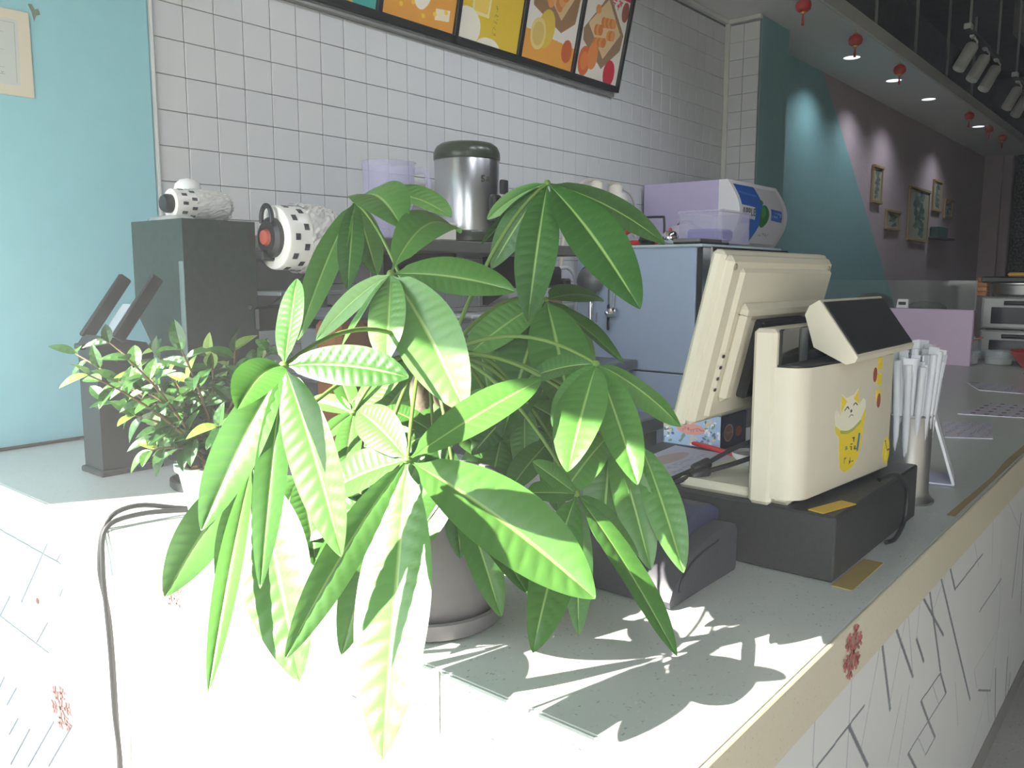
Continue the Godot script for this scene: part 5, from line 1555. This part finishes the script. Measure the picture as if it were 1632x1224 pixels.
	put("filling", Shape.new().lathe([Vector2(0.03, 0.015), Vector2(0.015, 0.018), Vector2(0, 0.018)], Transform3D(Basis.IDENTITY, Vector3(1.38, y + 0.018, -0.595)), 20), paint(rgb(150, 140, 132), 0.6), ds)


func stickers() -> void:
	# stuck on the long face of the cream front housing
	var face := frame(Vector3(1.237, 0.862, -0.4405), Vector3(0.303, 0, 0.0283), Vector3(0, 1, 0))
	var on := func(x: float, y: float) -> Transform3D: return face * Transform3D(Basis.IDENTITY, Vector3(x, y, 0.0004))
	var im := sheet(192, 256, rgb(236, 222, 120))
	var yellow := rgb(232, 206, 40)
	var cream := rgb(234, 228, 204)
	var ink := rgb(60, 58, 54)
	im.fill(yellow)
	patch(im, [Vector2(0, 0), Vector2(192, 0), Vector2(192, 70), Vector2(150, 122), Vector2(60, 130), Vector2(0, 96)], cream)
	patch(im, [Vector2(36, 12), Vector2(72, 36), Vector2(40, 66)], yellow)
	patch(im, [Vector2(144, 4), Vector2(150, 54), Vector2(112, 32)], yellow)
	line(im, Vector2(60, 62), Vector2(76, 52), 3, ink)
	line(im, Vector2(76, 52), Vector2(86, 60), 3, ink)
	line(im, Vector2(112, 52), Vector2(124, 46), 3, ink)
	line(im, Vector2(124, 46), Vector2(138, 54), 3, ink)
	blob(im, 100, 68, 6, 5, ink)
	line(im, Vector2(88, 86), Vector2(100, 80), 2, rgb(130, 120, 110))
	line(im, Vector2(100, 80), Vector2(114, 84), 2, rgb(130, 120, 110))
	for k in 12:
		line(im, Vector2(44 + k * 10, 124 + sin(k / 11.0 * PI) * 12 - k), Vector2(52 + k * 10, 124 + sin((k + 1) / 11.0 * PI) * 12 - k), 9, rgb(168, 176, 84))
	line(im, Vector2(160, 150), Vector2(152, 196), 11, rgb(40, 110, 190))
	scribble(im, 112, 152, 1, 18, ink, 91)
	scribble(im, 104, 172, 1, 18, ink, 92)
	scribble(im, 122, 182, 1, 18, ink, 93)
	scribble(im, 104, 214, 1, 18, ink, 94)
	scribble(im, 76, 176, 1, 14, rgb(60, 120, 110), 95)
	scribble(im, 70, 208, 1, 14, rgb(120, 110, 50), 96)
	var out := [Vector2(-0.024, 0.056), Vector2(-0.036, 0.068), Vector2(-0.034, 0.047)]
	var o := [Vector2(-0.016, -0.066), Vector2(-0.034, -0.056), Vector2(-0.04, -0.03), Vector2(-0.042, -0.005), Vector2(-0.058, 0.006), Vector2(-0.06, 0.024), Vector2(-0.064, 0.032), Vector2(-0.058, 0.042), Vector2(-0.048, 0.036), Vector2(-0.04, 0.03), Vector2(-0.042, 0.05), Vector2(-0.04, 0.066), Vector2(-0.022, 0.057), Vector2(0.006, 0.06), Vector2(0.022, 0.07), Vector2(0.026, 0.052), Vector2(0.028, 0.042), Vector2(0.044, 0.05), Vector2(0.054, 0.046), Vector2(0.056, 0.036), Vector2(0.056, 0.022), Vector2(0.05, -0.004), Vector2(0.046, -0.03), Vector2(0.034, -0.05), Vector2(0.012, -0.062)]
	single("cat_sticker", Shape.new().prism(o, 0.0006, on.call(0.136, 0.097)), printed(im, 0.5), "lucky cat sticker, white cat in a yellow bib, on the cream terminal", "sticker")
	for k in 3:
		var s := Shape.new()
		for p in 4:
			var a := PI / 4 + p * PI / 2
			var petal := []
			for i in 12:
				var b := TAU * i / 12
				petal.append(Vector2(cos(a) * 0.0066 + cos(b) * 0.0055, sin(a) * 0.0066 + sin(b) * 0.0058))
			s.prism(petal, 0.0006, on.call(0.243, 0.2 - k * 0.0275))
		single("flower_sticker", s, paint(rgb(226, 200, 46), 0.5), ["yellow flower sticker, topmost of three on the cream terminal", "middle yellow flower sticker on the cream terminal", "lowest yellow flower sticker on the cream terminal"][k], "sticker", "yellow flower stickers")
	for k in 2:
		var e := []
		for i in 16:
			e.append(Vector2(cos(TAU * i / 16) * 0.0075, sin(TAU * i / 16) * 0.0125))
		single("berry_sticker", Shape.new().prism(e, 0.0008, on.call(0.224 + k * 0.021, 0.182 - k * 0.046)), paint(rgb(150, 66, 50), 0.5), ["brown red oval sticker beside the upper yellow flowers", "small brown red oval sticker below the yellow flowers"][k], "sticker")
	im = sheet(64, 96, rgb(228, 204, 40))
	line(im, Vector2(8, 8), Vector2(22, 14), 5, ink)
	line(im, Vector2(18, 16), Vector2(40, 48), 4, rgb(90, 84, 40))
	line(im, Vector2(40, 48), Vector2(60, 46), 5, ink)
	blob(im, 26, 62, 12, 22, rgb(240, 220, 80), 0.2)
	var bn := []
	for i in 20:
		bn.append(Vector2(cos(TAU * i / 20) * 0.0145, sin(TAU * i / 20) * 0.024))
	single("fruit_sticker", Shape.new().prism(bn, 0.0006, on.call(0.292, 0.042)), printed(im, 0.5), "oval yellow banana sticker low on the cream terminal", "sticker")


func build_counter_things() -> void:
	var steel := paint(rgb(186, 186, 184), 0.42, 1.0)
	var white := paint(rgb(226, 228, 232), 0.4)
	var dark := paint(rgb(34, 34, 36), 0.45)
	# steel cup with wrapped straws
	var o := Vector3(1.768, TOP, -0.436)
	var cup := thing("steel_cup", "brushed steel cup full of wrapped straws behind the cash drawer", "cup", o)
	put("body", Shape.new().lathe([Vector2(0, 0.001), Vector2(0.052, 0), Vector2(0.053, 0.005), Vector2(0.044, 0.014), Vector2(0.0415, 0.024), Vector2(0.0415, 0.172), Vector2(0.043, 0.175), Vector2(0.0415, 0.178), Vector2(0.0395, 0.175), Vector2(0.0395, 0.02), Vector2(0, 0.018)], Transform3D(Basis.IDENTITY, o), 40), steel, cup)
	var film := paint(Color(0.93, 0.94, 0.96, 0.55), 0.2, 0.0, {"transparency": BaseMaterial3D.TRANSPARENCY_ALPHA})
	rng.seed = 101
	for k in 52:
		var a := k * 2.39996
		var r := 0.0285 * sqrt((k + 0.5) / 52.0)
		var lean := Vector3(cos(a) * r * 0.85, 0, sin(a) * r * 0.85)
		var foot := o + Vector3(cos(a) * r, 0.022, sin(a) * r)
		var tip := foot + lean + Vector3(rng.randf_range(-0.006, 0.006), rng.randf_range(0.25, 0.29), rng.randf_range(-0.006, 0.006))
		var s := thing("drinking_straw", "clear film wrapped drinking straw standing in the steel cup", "straw", foot, "wrapped straws in the steel cup")
		put("tube", Shape.new().tube([foot, foot.lerp(tip, 0.9)], 0.0054, 0.0054, 7), paint(Color(0.87, 0.88, 0.91, 0.7), 0.3, 0.0, {"transparency": BaseMaterial3D.TRANSPARENCY_ALPHA}), s)
		put("wrapper", Shape.new().tube([foot, tip], 0.0062, 0.0075, 7), film, s)
		var w := (tip - foot).cross(Vector3(cos(a * 3), 0, sin(a * 3))).normalized() * 0.0095
		var e := tip + (tip - foot).normalized() * rng.randf_range(0.0, 0.022)
		var n := w.cross(tip - foot).normalized() * 0.0006
		var b := foot.lerp(tip, 0.88)
		put("wrapper_end", Shape.new().quad(b - w * 0.8 + n, b + w * 0.8 + n, e + w * 1.1 + n, e - w * 0.9 + n).quad(b + w * 0.8 - n, b - w * 0.8 - n, e - w * 0.9 - n, e + w * 1.1 - n), film, s)
	var bc := thing("brown_cup", "brown paper cup half hidden between terminal and steel cup", "cup", Vector3(1.80, TOP, -0.545))
	put("body", Shape.new().lathe([Vector2(0, 0), Vector2(0.03, 0), Vector2(0.038, 0.1), Vector2(0.036, 0.1), Vector2(0.03, 0.008), Vector2(0, 0.008)], Transform3D(Basis.IDENTITY, Vector3(1.80, TOP, -0.545)), 28), paint(rgb(150, 100, 76), 0.6), bc)
	put("dark_lid", Shape.new().lathe([Vector2(0.04, 0.098), Vector2(0.041, 0.108), Vector2(0.036, 0.14), Vector2(0, 0.142)], Transform3D(Basis.IDENTITY, Vector3(1.80, TOP, -0.545)), 28), paint(rgb(90, 88, 86), 0.4), bc)
	# folded table sign, seen from its open end
	var sg := thing("table_sign", "white triangular folded table sign behind the steel cup", "sign", Vector3(2.0, TOP, -0.42))
	var ax := Vector3(0.976, 0, -0.217)
	var wx := Vector3(0.217, 0, 0.976)
	var foot := Vector3(1.935, TOP + 0.003, -0.43)
	var apex := foot + Vector3(0, 0.145, 0)
	for g in [foot + wx * 0.046, foot - wx * 0.046]:
		var u: Vector3 = apex - g
		put("panel", Shape.new().box(Vector3(0.06, u.length() / 2, 0), Vector3(0.12, u.length(), 0.006), 0.001, frame(g, ax, u)), white, sg)
	put("bottom_panel", Shape.new().box(Vector3(0.06, 0, 0), Vector3(0.12, 0.004, 0.094), 0.001, frame(foot, ax, Vector3.UP)), paint(rgb(206, 206, 226), 0.4), sg)
	# printed menu sheets lying on the counter
	var flat := Basis(Vector3(1, 0, 0), Vector3(0, 0, -1), Vector3(0, 1, 0))
	for k in 3:
		var im := sheet(192, 128, rgb(212, 208, 222))
		rng.seed = 110 + k
		if k == 1:
			for r in 4:
				for c in 5:
					blob(im, 24 + c * 36, 24 + r * 26, 8, 5, [rgb(120, 40, 50), rgb(70, 50, 60)][(r + c) % 2])
					line(im, Vector2(14 + c * 36, 34 + r * 26), Vector2(36 + c * 36, 34 + r * 26), 1.5, rgb(150, 140, 160))
			line(im, Vector2(130, 4), Vector2(186, 6), 5, rgb(190, 50, 60))
			line(im, Vector2(6, 118), Vector2(50, 122), 6, rgb(70, 110, 90))
		else:
			for r in 5:
				scribble(im, 16, 14 + r * 22, 13, 11, rgb(130, 124, 160) if r % 2 else rgb(170, 130, 160), 120 + r)
			blob(im, 170, 16, 18, 8, rgb(90, 150, 110))
			blob(im, 160, 114, 20, 8, rgb(90, 150, 110))
		var quad: Array = [[Vector2(2.535, 0.532), Vector2(2.595, 0.424), Vector2(2.885, 0.476), Vector2(2.79, 0.597)], [Vector2(2.997, 0.596), Vector2(3.05, 0.405), Vector2(3.36, 0.43), Vector2(3.33, 0.556)], [Vector2(3.682, 0.663), Vector2(3.672, 0.48), Vector2(3.96, 0.5), Vector2(3.93, 0.763)]][k]
		single("menu_sheet", Shape.new().prism(quad, 0.0022, Transform3D(flat, Vector3(0, TOP, 0))), printed(im, 0.3), ["laminated menu sheet with small print, nearest the steel cup", "laminated menu sheet with rows of red fruit pictures, middle one of three", "laminated menu sheet farthest along, in front of the red bowl"][k], "menu", "menu sheets on the counter")
	# pink partition with a glass pane on top
	var pk := thing("pink_partition", "low pink board partition with glass pane above at the counter's far end", "partition", Vector3(4.63, 0, -1.3))
	put("board", Shape.new().box(Vector3(4.635, 0.9, -1.33), Vector3(0.03, 0.28, 0.9), 0.003).box(Vector3(4.635, 0.382, -1.41), Vector3(0.03, 0.762, 0.74), 0.003), grain(rgb(206, 184, 208), 0.6, 0.015, 2.0, 130), pk)
	put("glass_pane", Shape.new().box(Vector3(4.66, 1.1, -1.33), Vector3(0.008, 0.17, 0.9), 0.001), paint(Color(0.75, 0.9, 0.85, 0.04), 0.03, 0.0, {"transparency": BaseMaterial3D.TRANSPARENCY_ALPHA}), pk)
	var tm := thing("kitchen_timer", "small white digital timer standing on the pink partition", "timer", Vector3(4.635, 1.04, -1.215))
	put("case", Shape.new().prism([Vector2(-0.028, 0), Vector2(0.028, 0), Vector2(0.026, 0.045), Vector2(-0.024, 0.045)], 0.02, frame(Vector3(4.645, 1.04, -1.215), Vector3(0, 0, 1), Vector3(0.15, 1, 0))), white, tm)
	put("display", Shape.new().box(Vector3(4.6235, 1.066, -1.215), Vector3(0.003, 0.016, 0.036), 0.0006, Transform3D(Basis.IDENTITY, Vector3(0.003, 0, 0))), dark, tm)
	for k in 2:
		var hx := Vector3(5.0, 1.0, [-1.47, -1.19][k])
		var hb := thing("dark_bag", ["dark rounded bundle showing behind the pink partition, the taller one", "dark low bundle right of the white timer behind the partition"][k], "bag", Vector3(hx.x, 0, hx.z))
		put("bundle", Shape.new().lathe([Vector2(0, 0), Vector2(0.1, 0.01), Vector2(0.12, 0.5), Vector2(0.12, 1.0 - k * 0.03), Vector2(0.1, 1.075 - k * 0.035), Vector2(0.06, 1.105 - k * 0.04), Vector2(0, 1.115 - k * 0.042)], Transform3D(Basis.IDENTITY, Vector3(hx.x, 0, hx.z)), 24), grain(rgb(38, 36, 38), 0.9, 0.1, 20.0, 131), hb)
		put("fold", Shape.new().tube(smooth([hx + Vector3(-0.1, 0, 0.02), hx + Vector3(-0.075, 0.06 - k * 0.03, 0.03), hx + Vector3(-0.02, 0.095 - k * 0.04, 0.02)], 4), 0.008), dark, hb)
	# two stacked ovens
	for k in 2:
		var y := TOP + 0.004 + (1 - k) * 0.168
		var ov := thing("counter_oven", ["grey counter oven with dark glass door, upper one of the stack", "grey counter oven with dark glass door, lower one of the stack"][k], "oven", Vector3(5.25, y, -0.67), "stacked counter ovens")
		var h := 0.166 if k == 0 else 0.16
		var front := 5.0
		put("body", Shape.new().box(Vector3(front + 0.24, y + h / 2, -0.655), Vector3(0.47, h, 0.53), 0.006), paint(rgb(170, 172, 172), 0.4, 0.3), ov)
		put("door", Shape.new().box(Vector3(front + 0.002, y + h / 2, -0.655), Vector3(0.012, h - 0.012, 0.51), 0.004), paint(rgb(178, 180, 178), 0.45), ov)
		put("window", Shape.new().box(Vector3(front - 0.0045, y + h * 0.42, -0.655), Vector3(0.004, h * 0.52, 0.43), 0.001), paint(rgb(34, 36, 42), 0.12), ov)
		put("handle", Shape.new().tube([Vector3(front - 0.024, y + h * 0.82, -0.81), Vector3(front - 0.024, y + h * 0.82, -0.5)], 0.011, 0.011, 12), dark, ov)
	var yo := TOP + 0.338
	var pn := thing("steel_pan", "steel pan with clear sides under a black tray on the ovens", "pan", Vector3(5.2, yo, -0.77))
	put("pan", Shape.new().lathe([Vector2(0, 0), Vector2(0.11, 0), Vector2(0.13, 0.012), Vector2(0.138, 0.06), Vector2(0.145, 0.064), Vector2(0.134, 0.064), Vector2(0.12, 0.014), Vector2(0, 0.008)], Transform3D(Basis.IDENTITY, Vector3(5.2, yo, -0.77)), 36), steel, pn)
	put("rim", Shape.new().lathe([Vector2(0.132, 0.064), Vector2(0.148, 0.066), Vector2(0.148, 0.072), Vector2(0.132, 0.07)], Transform3D(Basis.IDENTITY, Vector3(5.2, yo, -0.77)), 36), steel, pn)
	var tr := thing("black_tray", "black tray with a yellow and red pack lying on the steel pan", "tray", Vector3(5.2, yo + 0.072, -0.77))
	put("tray", Shape.new().box(Vector3(5.2, yo + 0.09, -0.77), Vector3(0.3, 0.034, 0.34), 0.008), dark, tr)
	var pk2 := thing("snack_pack", "yellow and red pack on top of the black tray", "pack", Vector3(5.15, yo + 0.107, -0.74))
	put("bag", Shape.new().box(Vector3(5.14, yo + 0.117, -0.74), Vector3(0.1, 0.02, 0.17), 0.008), paint(rgb(214, 170, 66), 0.5), pk2)
	put("stripe", Shape.new().box(Vector3(5.14, yo + 0.119, -0.72), Vector3(0.102, 0.018, 0.06), 0.006), paint(rgb(176, 44, 36), 0.5), pk2)
	for k in 4:
		single("wooden_block", Shape.new().box(Vector3(5.13, yo + 0.013 + k * 0.026, -0.94), Vector3(0.07, 0.024, 0.05), 0.004), paint(rgb(176, 120, 66), 0.6), ["wooden block at the bottom of the little stack beside the steel pan", "second wooden block of the little stack beside the steel pan", "third wooden block of the little stack beside the steel pan", "topmost wooden block of the little stack beside the steel pan"][k], "block", "wooden blocks on the ovens")
	# sauce tubs and the red bowl
	var clear := paint(Color(0.85, 0.88, 0.9, 0.3), 0.08, 0.0, {"transparency": BaseMaterial3D.TRANSPARENCY_ALPHA})
	for k in 2:
		var p := Vector3(4.76 + k * 0.06, TOP, -0.935 + k * 0.145)
		var tb := thing("sauce_tub", ["round clear tub of white sauce, the one by the pink partition", "round clear tub of white sauce, the one beside the red bowl"][k], "tub", p, "tubs of white sauce")
		put("tub", Shape.new().lathe([Vector2(0, 0), Vector2(0.058, 0), Vector2(0.062, 0.004), Vector2(0.068, 0.062), Vector2(0.066, 0.062), Vector2(0.06, 0.006), Vector2(0, 0.004)], Transform3D(Basis.IDENTITY, p), 28), clear, tb)
		put("sauce", Shape.new().lathe([Vector2(0, 0.006), Vector2(0.058, 0.006), Vector2(0.061, 0.032), Vector2(0, 0.034)], Transform3D(Basis.IDENTITY, p), 28), paint(rgb(222, 220, 206), 0.4), tb)
		put("lid", Shape.new().lathe([Vector2(0.07, 0.06), Vector2(0.071, 0.07), Vector2(0.06, 0.074), Vector2(0, 0.075)], Transform3D(Basis.IDENTITY, p), 28), clear, tb)
	single("carrot_strip", Shape.new().tube(smooth([Vector3(4.9, TOP + 0.1, -0.96), Vector3(4.9, TOP + 0.115, -0.92), Vector3(4.9, TOP + 0.13, -0.88)], 4), 0.007, 0.003), paint(rgb(222, 120, 50), 0.5), "orange strip sticking out behind the white sauce tubs", "strip")
	var bag := thing("clear_bag", "small clear bag standing behind the sauce tubs with the orange strip", "bag", Vector3(4.9, TOP, -0.95))
	put("film", Shape.new().lathe([Vector2(0, 0.002), Vector2(0.05, 0.002), Vector2(0.055, 0.06), Vector2(0.045, 0.11), Vector2(0.02, 0.15), Vector2(0.024, 0.165)], Transform3D(Basis.IDENTITY, Vector3(4.9, TOP, -0.95)), 12), clear, bag)
	var bw := thing("red_bowl", "wide translucent red bowl near the ovens", "bowl", Vector3(4.45, TOP, -0.56))
	put("bowl", Shape.new().lathe([Vector2(0, 0.012), Vector2(0.055, 0.012), Vector2(0.075, 0.03), Vector2(0.1, 0.06), Vector2(0.132, 0.105), Vector2(0.128, 0.106), Vector2(0.096, 0.064), Vector2(0.07, 0.036), Vector2(0, 0.02)], Transform3D(Basis.IDENTITY, Vector3(4.45, TOP, -0.56)), 40), paint(rgb(176, 40, 36), 0.2, 0.0, {"backlight": Color(0.6, 0.2, 0.2)}), bw)
	put("foot_ring", Shape.new().lathe([Vector2(0.05, 0.013), Vector2(0.058, 0.0), Vector2(0.064, 0.0), Vector2(0.06, 0.016)], Transform3D(Basis.IDENTITY, Vector3(4.45, TOP, -0.56)), 40), paint(rgb(196, 40, 40), 0.25), bw)


func build_ceiling_things() -> void:
	var white := paint(rgb(206, 204, 198), 0.4)
	var glow := paint(Color(1, 1, 1), 0.5, 0.0, {"emission_enabled": true, "emission": Color(0.95, 0.97, 1.0), "emission_energy_multiplier": 1.6})
	var xs := [6.19, 7.11, 8.04, 9.81]
	var zs := [-2.056, -2.03, -2.0, -1.95]
	for k in 4:
		var p := Vector3(xs[k], 2.7228, zs[k])
		var o := thing("ceiling_downlight", ["round recessed downlight nearest the teal pillar", "second round recessed downlight from the teal pillar", "third round recessed downlight from the teal pillar", "round recessed downlight farthest from the teal pillar"][k], "downlight", p, "recessed downlights in the ceiling strip")
		put("ring", Shape.new().lathe([Vector2(0.056, -0.003), Vector2(0.066, -0.003), Vector2(0.07, 0.0), Vector2(0.054, 0.0), Vector2(0.056, -0.003)], Transform3D(Basis.IDENTITY, p), 28), white, o)
		put("lamp_disc", Shape.new().lathe([Vector2(0, -0.002), Vector2(0.056, -0.002)], Transform3D(Basis.IDENTITY, p), 28), glow, o)
		var l := SpotLight3D.new()
		l.name = "spot"
		l.light_color = Color(0.93, 0.95, 1.0)
		l.light_energy = 0.6
		l.spot_angle = 66.0
		l.spot_angle_attenuation = 0.8
		l.spot_range = 14.0
		l.spot_attenuation = 2.0
		l.light_size = 0.05
		l.shadow_enabled = true
		l.position = Vector3(0, -0.012, 0)
		l.rotation_degrees = Vector3(-90, 0, 0)
		o.add_child(l)
	# red lanterns along the fascia
	var red := paint(rgb(186, 28, 24), 0.5)
	var gold := paint(rgb(196, 156, 60), 0.4, 0.6)
	var lx := [4.66, 5.53, 6.5, 8.75, 9.65, 10.35]
	for k in 6:
		var p := Vector3(lx[k], 2.66, -1.82)
		var o := thing("red_lantern", ["small red paper lantern nearest the tiled wall, above the pillar", "small red lantern hanging before the first downlight", "small red lantern hanging before the second downlight", "small red lantern just before the last downlight", "small red lantern just beyond the last downlight", "small red lantern farthest along the fascia"][k], "lantern", p, "red lanterns along the fascia")
		put("globe", Shape.new().lathe([Vector2(0, -0.034), Vector2(0.022, -0.032), Vector2(0.038, -0.02), Vector2(0.043, 0), Vector2(0.038, 0.02), Vector2(0.022, 0.032), Vector2(0, 0.034)], Transform3D(Basis.IDENTITY, p), 20), red, o)
		put("cap", Shape.new().lathe([Vector2(0, 0.042), Vector2(0.014, 0.042), Vector2(0.016, 0.032), Vector2(0, 0.03)], Transform3D(Basis.IDENTITY, p), 14), gold, o)
		put("cap", Shape.new().lathe([Vector2(0, -0.03), Vector2(0.016, -0.032), Vector2(0.013, -0.042), Vector2(0, -0.042)], Transform3D(Basis.IDENTITY, p), 14), gold, o)
		put("string", Shape.new().tube([p + Vector3(0, 0.04, 0), p + Vector3(0, 0.064, 0)], 0.002, 0.002, 6), gold, o)
		put("tassel", Shape.new().lathe([Vector2(0, -0.04), Vector2(0.004, -0.042), Vector2(0.008, -0.1), Vector2(0, -0.102)], Transform3D(Basis.IDENTITY, p), 10), red, o)
	# hanging rods and track spotlights under the high ceiling
	var rod := paint(rgb(150, 148, 140), 0.5)
	for k in 4:
		single("hanger_rod", Shape.new().tube([Vector3(6.33 + k * 1.02, 2.8, -1.95), Vector3(6.33 + k * 1.02, 3.7, -1.95)], 0.012, 0.012, 8), rod, ["first ceiling hanger rod above the white fascia", "second ceiling hanger rod above the white fascia", "third ceiling hanger rod, beside the track lights", "last ceiling hanger rod, above the far lanterns"][k], "rod", "hanger rods over the lowered ceiling")
	for g in 2:
		var bx := [6.9, 8.75][g] as float
		var n := [3, 2][g] as int
		var tk := thing("light_track", ["dark ceiling track carrying three white spotlights", "dark ceiling track carrying two white spotlights, farther back"][g], "track", Vector3(bx, 2.93, -1.46))
		put("bar", Shape.new().box(Vector3(bx + 0.45, 2.94, -1.46), Vector3(1.15, 0.03, 0.035), 0.004), paint(rgb(54, 54, 52), 0.5), tk)
		for e in [-0.05, 0.95]:
			put("rod", Shape.new().tube([Vector3(bx + e, 2.95, -1.46), Vector3(bx + e, 3.7, -1.46)], 0.009), rod, tk)
		put("end_cap", Shape.new().box(Vector3(bx - 0.1, 2.955, -1.46), Vector3(0.07, 0.04, 0.05), 0.006), white, tk)
		for k in n:
			var top := Vector3(bx + 0.05 + k * 0.43, 2.85, -1.46)
			var dir := Vector3(-0.073, -0.148, -0.057).normalized()
			var o := thing("track_spotlight", [["white cylinder spotlight, first on the three-lamp track", "white cylinder spotlight, middle of the three-lamp track", "white cylinder spotlight, last on the three-lamp track"], ["white cylinder spotlight, first on the farther two-lamp track", "white cylinder spotlight, second on the farther two-lamp track"]][g][k], "spotlight", top, "white track spotlights")
			put("can", Shape.new().lathe([Vector2(0, -0.01), Vector2(0.04, -0.01), Vector2(0.044, 0), Vector2(0.044, 0.19), Vector2(0.038, 0.19), Vector2(0.034, 0.16), Vector2(0, 0.16)], pole(dir, top), 24), white, o)
			put("arm", Shape.new().tube([top + Vector3(0, 0.078, 0), top + Vector3(0.01, 0.03, 0.03), top + dir * 0.05 + Vector3(0.03, 0, 0.04)], 0.007), white, o)
			put("adapter", Shape.new().box(top + Vector3(0, 0.068, 0), Vector3(0.07, 0.02, 0.03), 0.004), white, o)
	# unseen lit track above the frame, placed to light the kitchen tiles
	var unseen_track := thing("light_track", "unseen lit ceiling track with three spotlights, placed to light the tiled wall", "track", Vector3(2.5, 2.93, -0.8))
	put("bar", Shape.new().box(Vector3(2.5, 2.94, -0.8), Vector3(1.9, 0.03, 0.035), 0.004), paint(rgb(54, 54, 52), 0.5), unseen_track)
	for e in [1.7, 3.3]:
		put("rod", Shape.new().tube([Vector3(e, 2.95, -0.8), Vector3(e, 3.7, -0.8)], 0.009), rod, unseen_track)
	for k in 3:
		var top := Vector3(1.75 + k * 0.75, 2.85, -0.8)
		var dir := Vector3(0.1, -0.72, -0.68).normalized()
		var o := thing("track_spotlight", ["unseen lit white spotlight over the kitchen, nearest the entrance", "unseen lit white spotlight over the kitchen, middle one", "unseen lit white spotlight over the kitchen, above the refrigerator"][k], "spotlight", top, "unseen lit kitchen spotlights")
		put("can", Shape.new().lathe([Vector2(0, -0.01), Vector2(0.04, -0.01), Vector2(0.044, 0), Vector2(0.044, 0.19), Vector2(0.038, 0.19), Vector2(0.034, 0.16), Vector2(0, 0.16)], pole(dir, top), 24), white, o)
		put("lamp_disc", Shape.new().lathe([Vector2(0.034, 0.162), Vector2(0, 0.163)], pole(dir, top), 24), glow, o)
		put("arm", Shape.new().tube([top + Vector3(0, 0.078, 0), top + Vector3(0.01, 0.03, 0.03), top + dir * 0.05 + Vector3(0.03, 0, 0.04)], 0.007), white, o)
		var l := SpotLight3D.new()
		l.name = "spot"
		l.light_color = Color(0.95, 0.97, 1.0)
		l.light_energy = 0.75
		l.spot_angle = 50.0
		l.spot_range = 16.0
		l.spot_attenuation = 2.0
		l.light_size = 0.035
		l.shadow_enabled = true
		o.add_child(l)
		l.transform = Transform3D(Basis.looking_at(dir, Vector3.UP), dir * 0.2)
	structure("ceiling_duct", Shape.new().box(Vector3(10.2, 3.5, -0.8), Vector3(2.6, 0.28, 1.5), 0.01), paint(rgb(112, 110, 102), 0.7), "grey ventilation duct under the high ceiling")
	# hangings on the pink wall
	var wood := paint(rgb(150, 128, 84), 0.6)
	var spec := [[7.77, 8.05, 1.845, 2.175, "tall narrow framed scroll nearest the turquoise edge"], [8.22, 8.68, 1.635, 1.82, "small square framed picture low on the pink wall"], [8.96, 9.72, 1.557, 2.09, "largest framed scroll on the pink wall"], [9.86, 10.23, 1.895, 2.23, "tall thin framed scroll right of the largest one"], [10.38, 10.75, 1.85, 2.06, "short thin framed scroll farthest along the pink wall"]]
	for s in spec:
		var a: float = s[0]
		var b: float = s[1]
		var lo: float = s[2]
		var hi: float = s[3]
		var o := thing("framed_scroll", s[4], "picture", Vector3((a + b) / 2, lo, -2.36), "hangings on the pink wall")
		var im := sheet(64, 96, rgb(150, 150, 126))
		rng.seed = int(a * 100)
		for k in 40:
			blob(im, 18 + rng.randf() * 28, 10 + rng.randf() * 76, 2 + rng.randf() * 5, 2 + rng.randf() * 8, [rgb(70, 96, 84), rgb(96, 118, 100), rgb(60, 78, 74)][k % 3], rng.randf() * 3)
		put("picture", Shape.new().box(Vector3((a + b) / 2, (lo + hi) / 2, -2.352), Vector3(b - a - 0.04, hi - lo - 0.03, 0.01)).quad(Vector3(a + 0.02, lo + 0.015, -2.3465), Vector3(b - 0.02, lo + 0.015, -2.3465), Vector3(b - 0.02, hi - 0.015, -2.3465), Vector3(a + 0.02, hi - 0.015, -2.3465)), printed(im, 0.7), o)
		put("frame", Shape.new().box(Vector3((a + b) / 2, hi - 0.012, -2.345), Vector3(b - a, 0.026, 0.03), 0.004).box(Vector3((a + b) / 2, lo + 0.012, -2.345), Vector3(b - a, 0.026, 0.03), 0.004).box(Vector3(a + 0.012, (lo + hi) / 2, -2.348), Vector3(0.022, hi - lo, 0.02), 0.003).box(Vector3(b - 0.012, (lo + hi) / 2, -2.348), Vector3(0.022, hi - lo, 0.02), 0.003), wood, o)
	var sb := thing("wall_box", "small dark green box on a thin ledge on the pink wall", "box", Vector3(10.1, 1.6, -2.3))
	put("box", Shape.new().box(Vector3(10.06, 1.675, -2.31), Vector3(0.4, 0.11, 0.09), 0.006), paint(rgb(52, 86, 80), 0.6), sb)
	put("ledge", Shape.new().box(Vector3(10.2, 1.61, -2.31), Vector3(0.75, 0.02, 0.1), 0.003), paint(rgb(70, 70, 66), 0.6), sb)
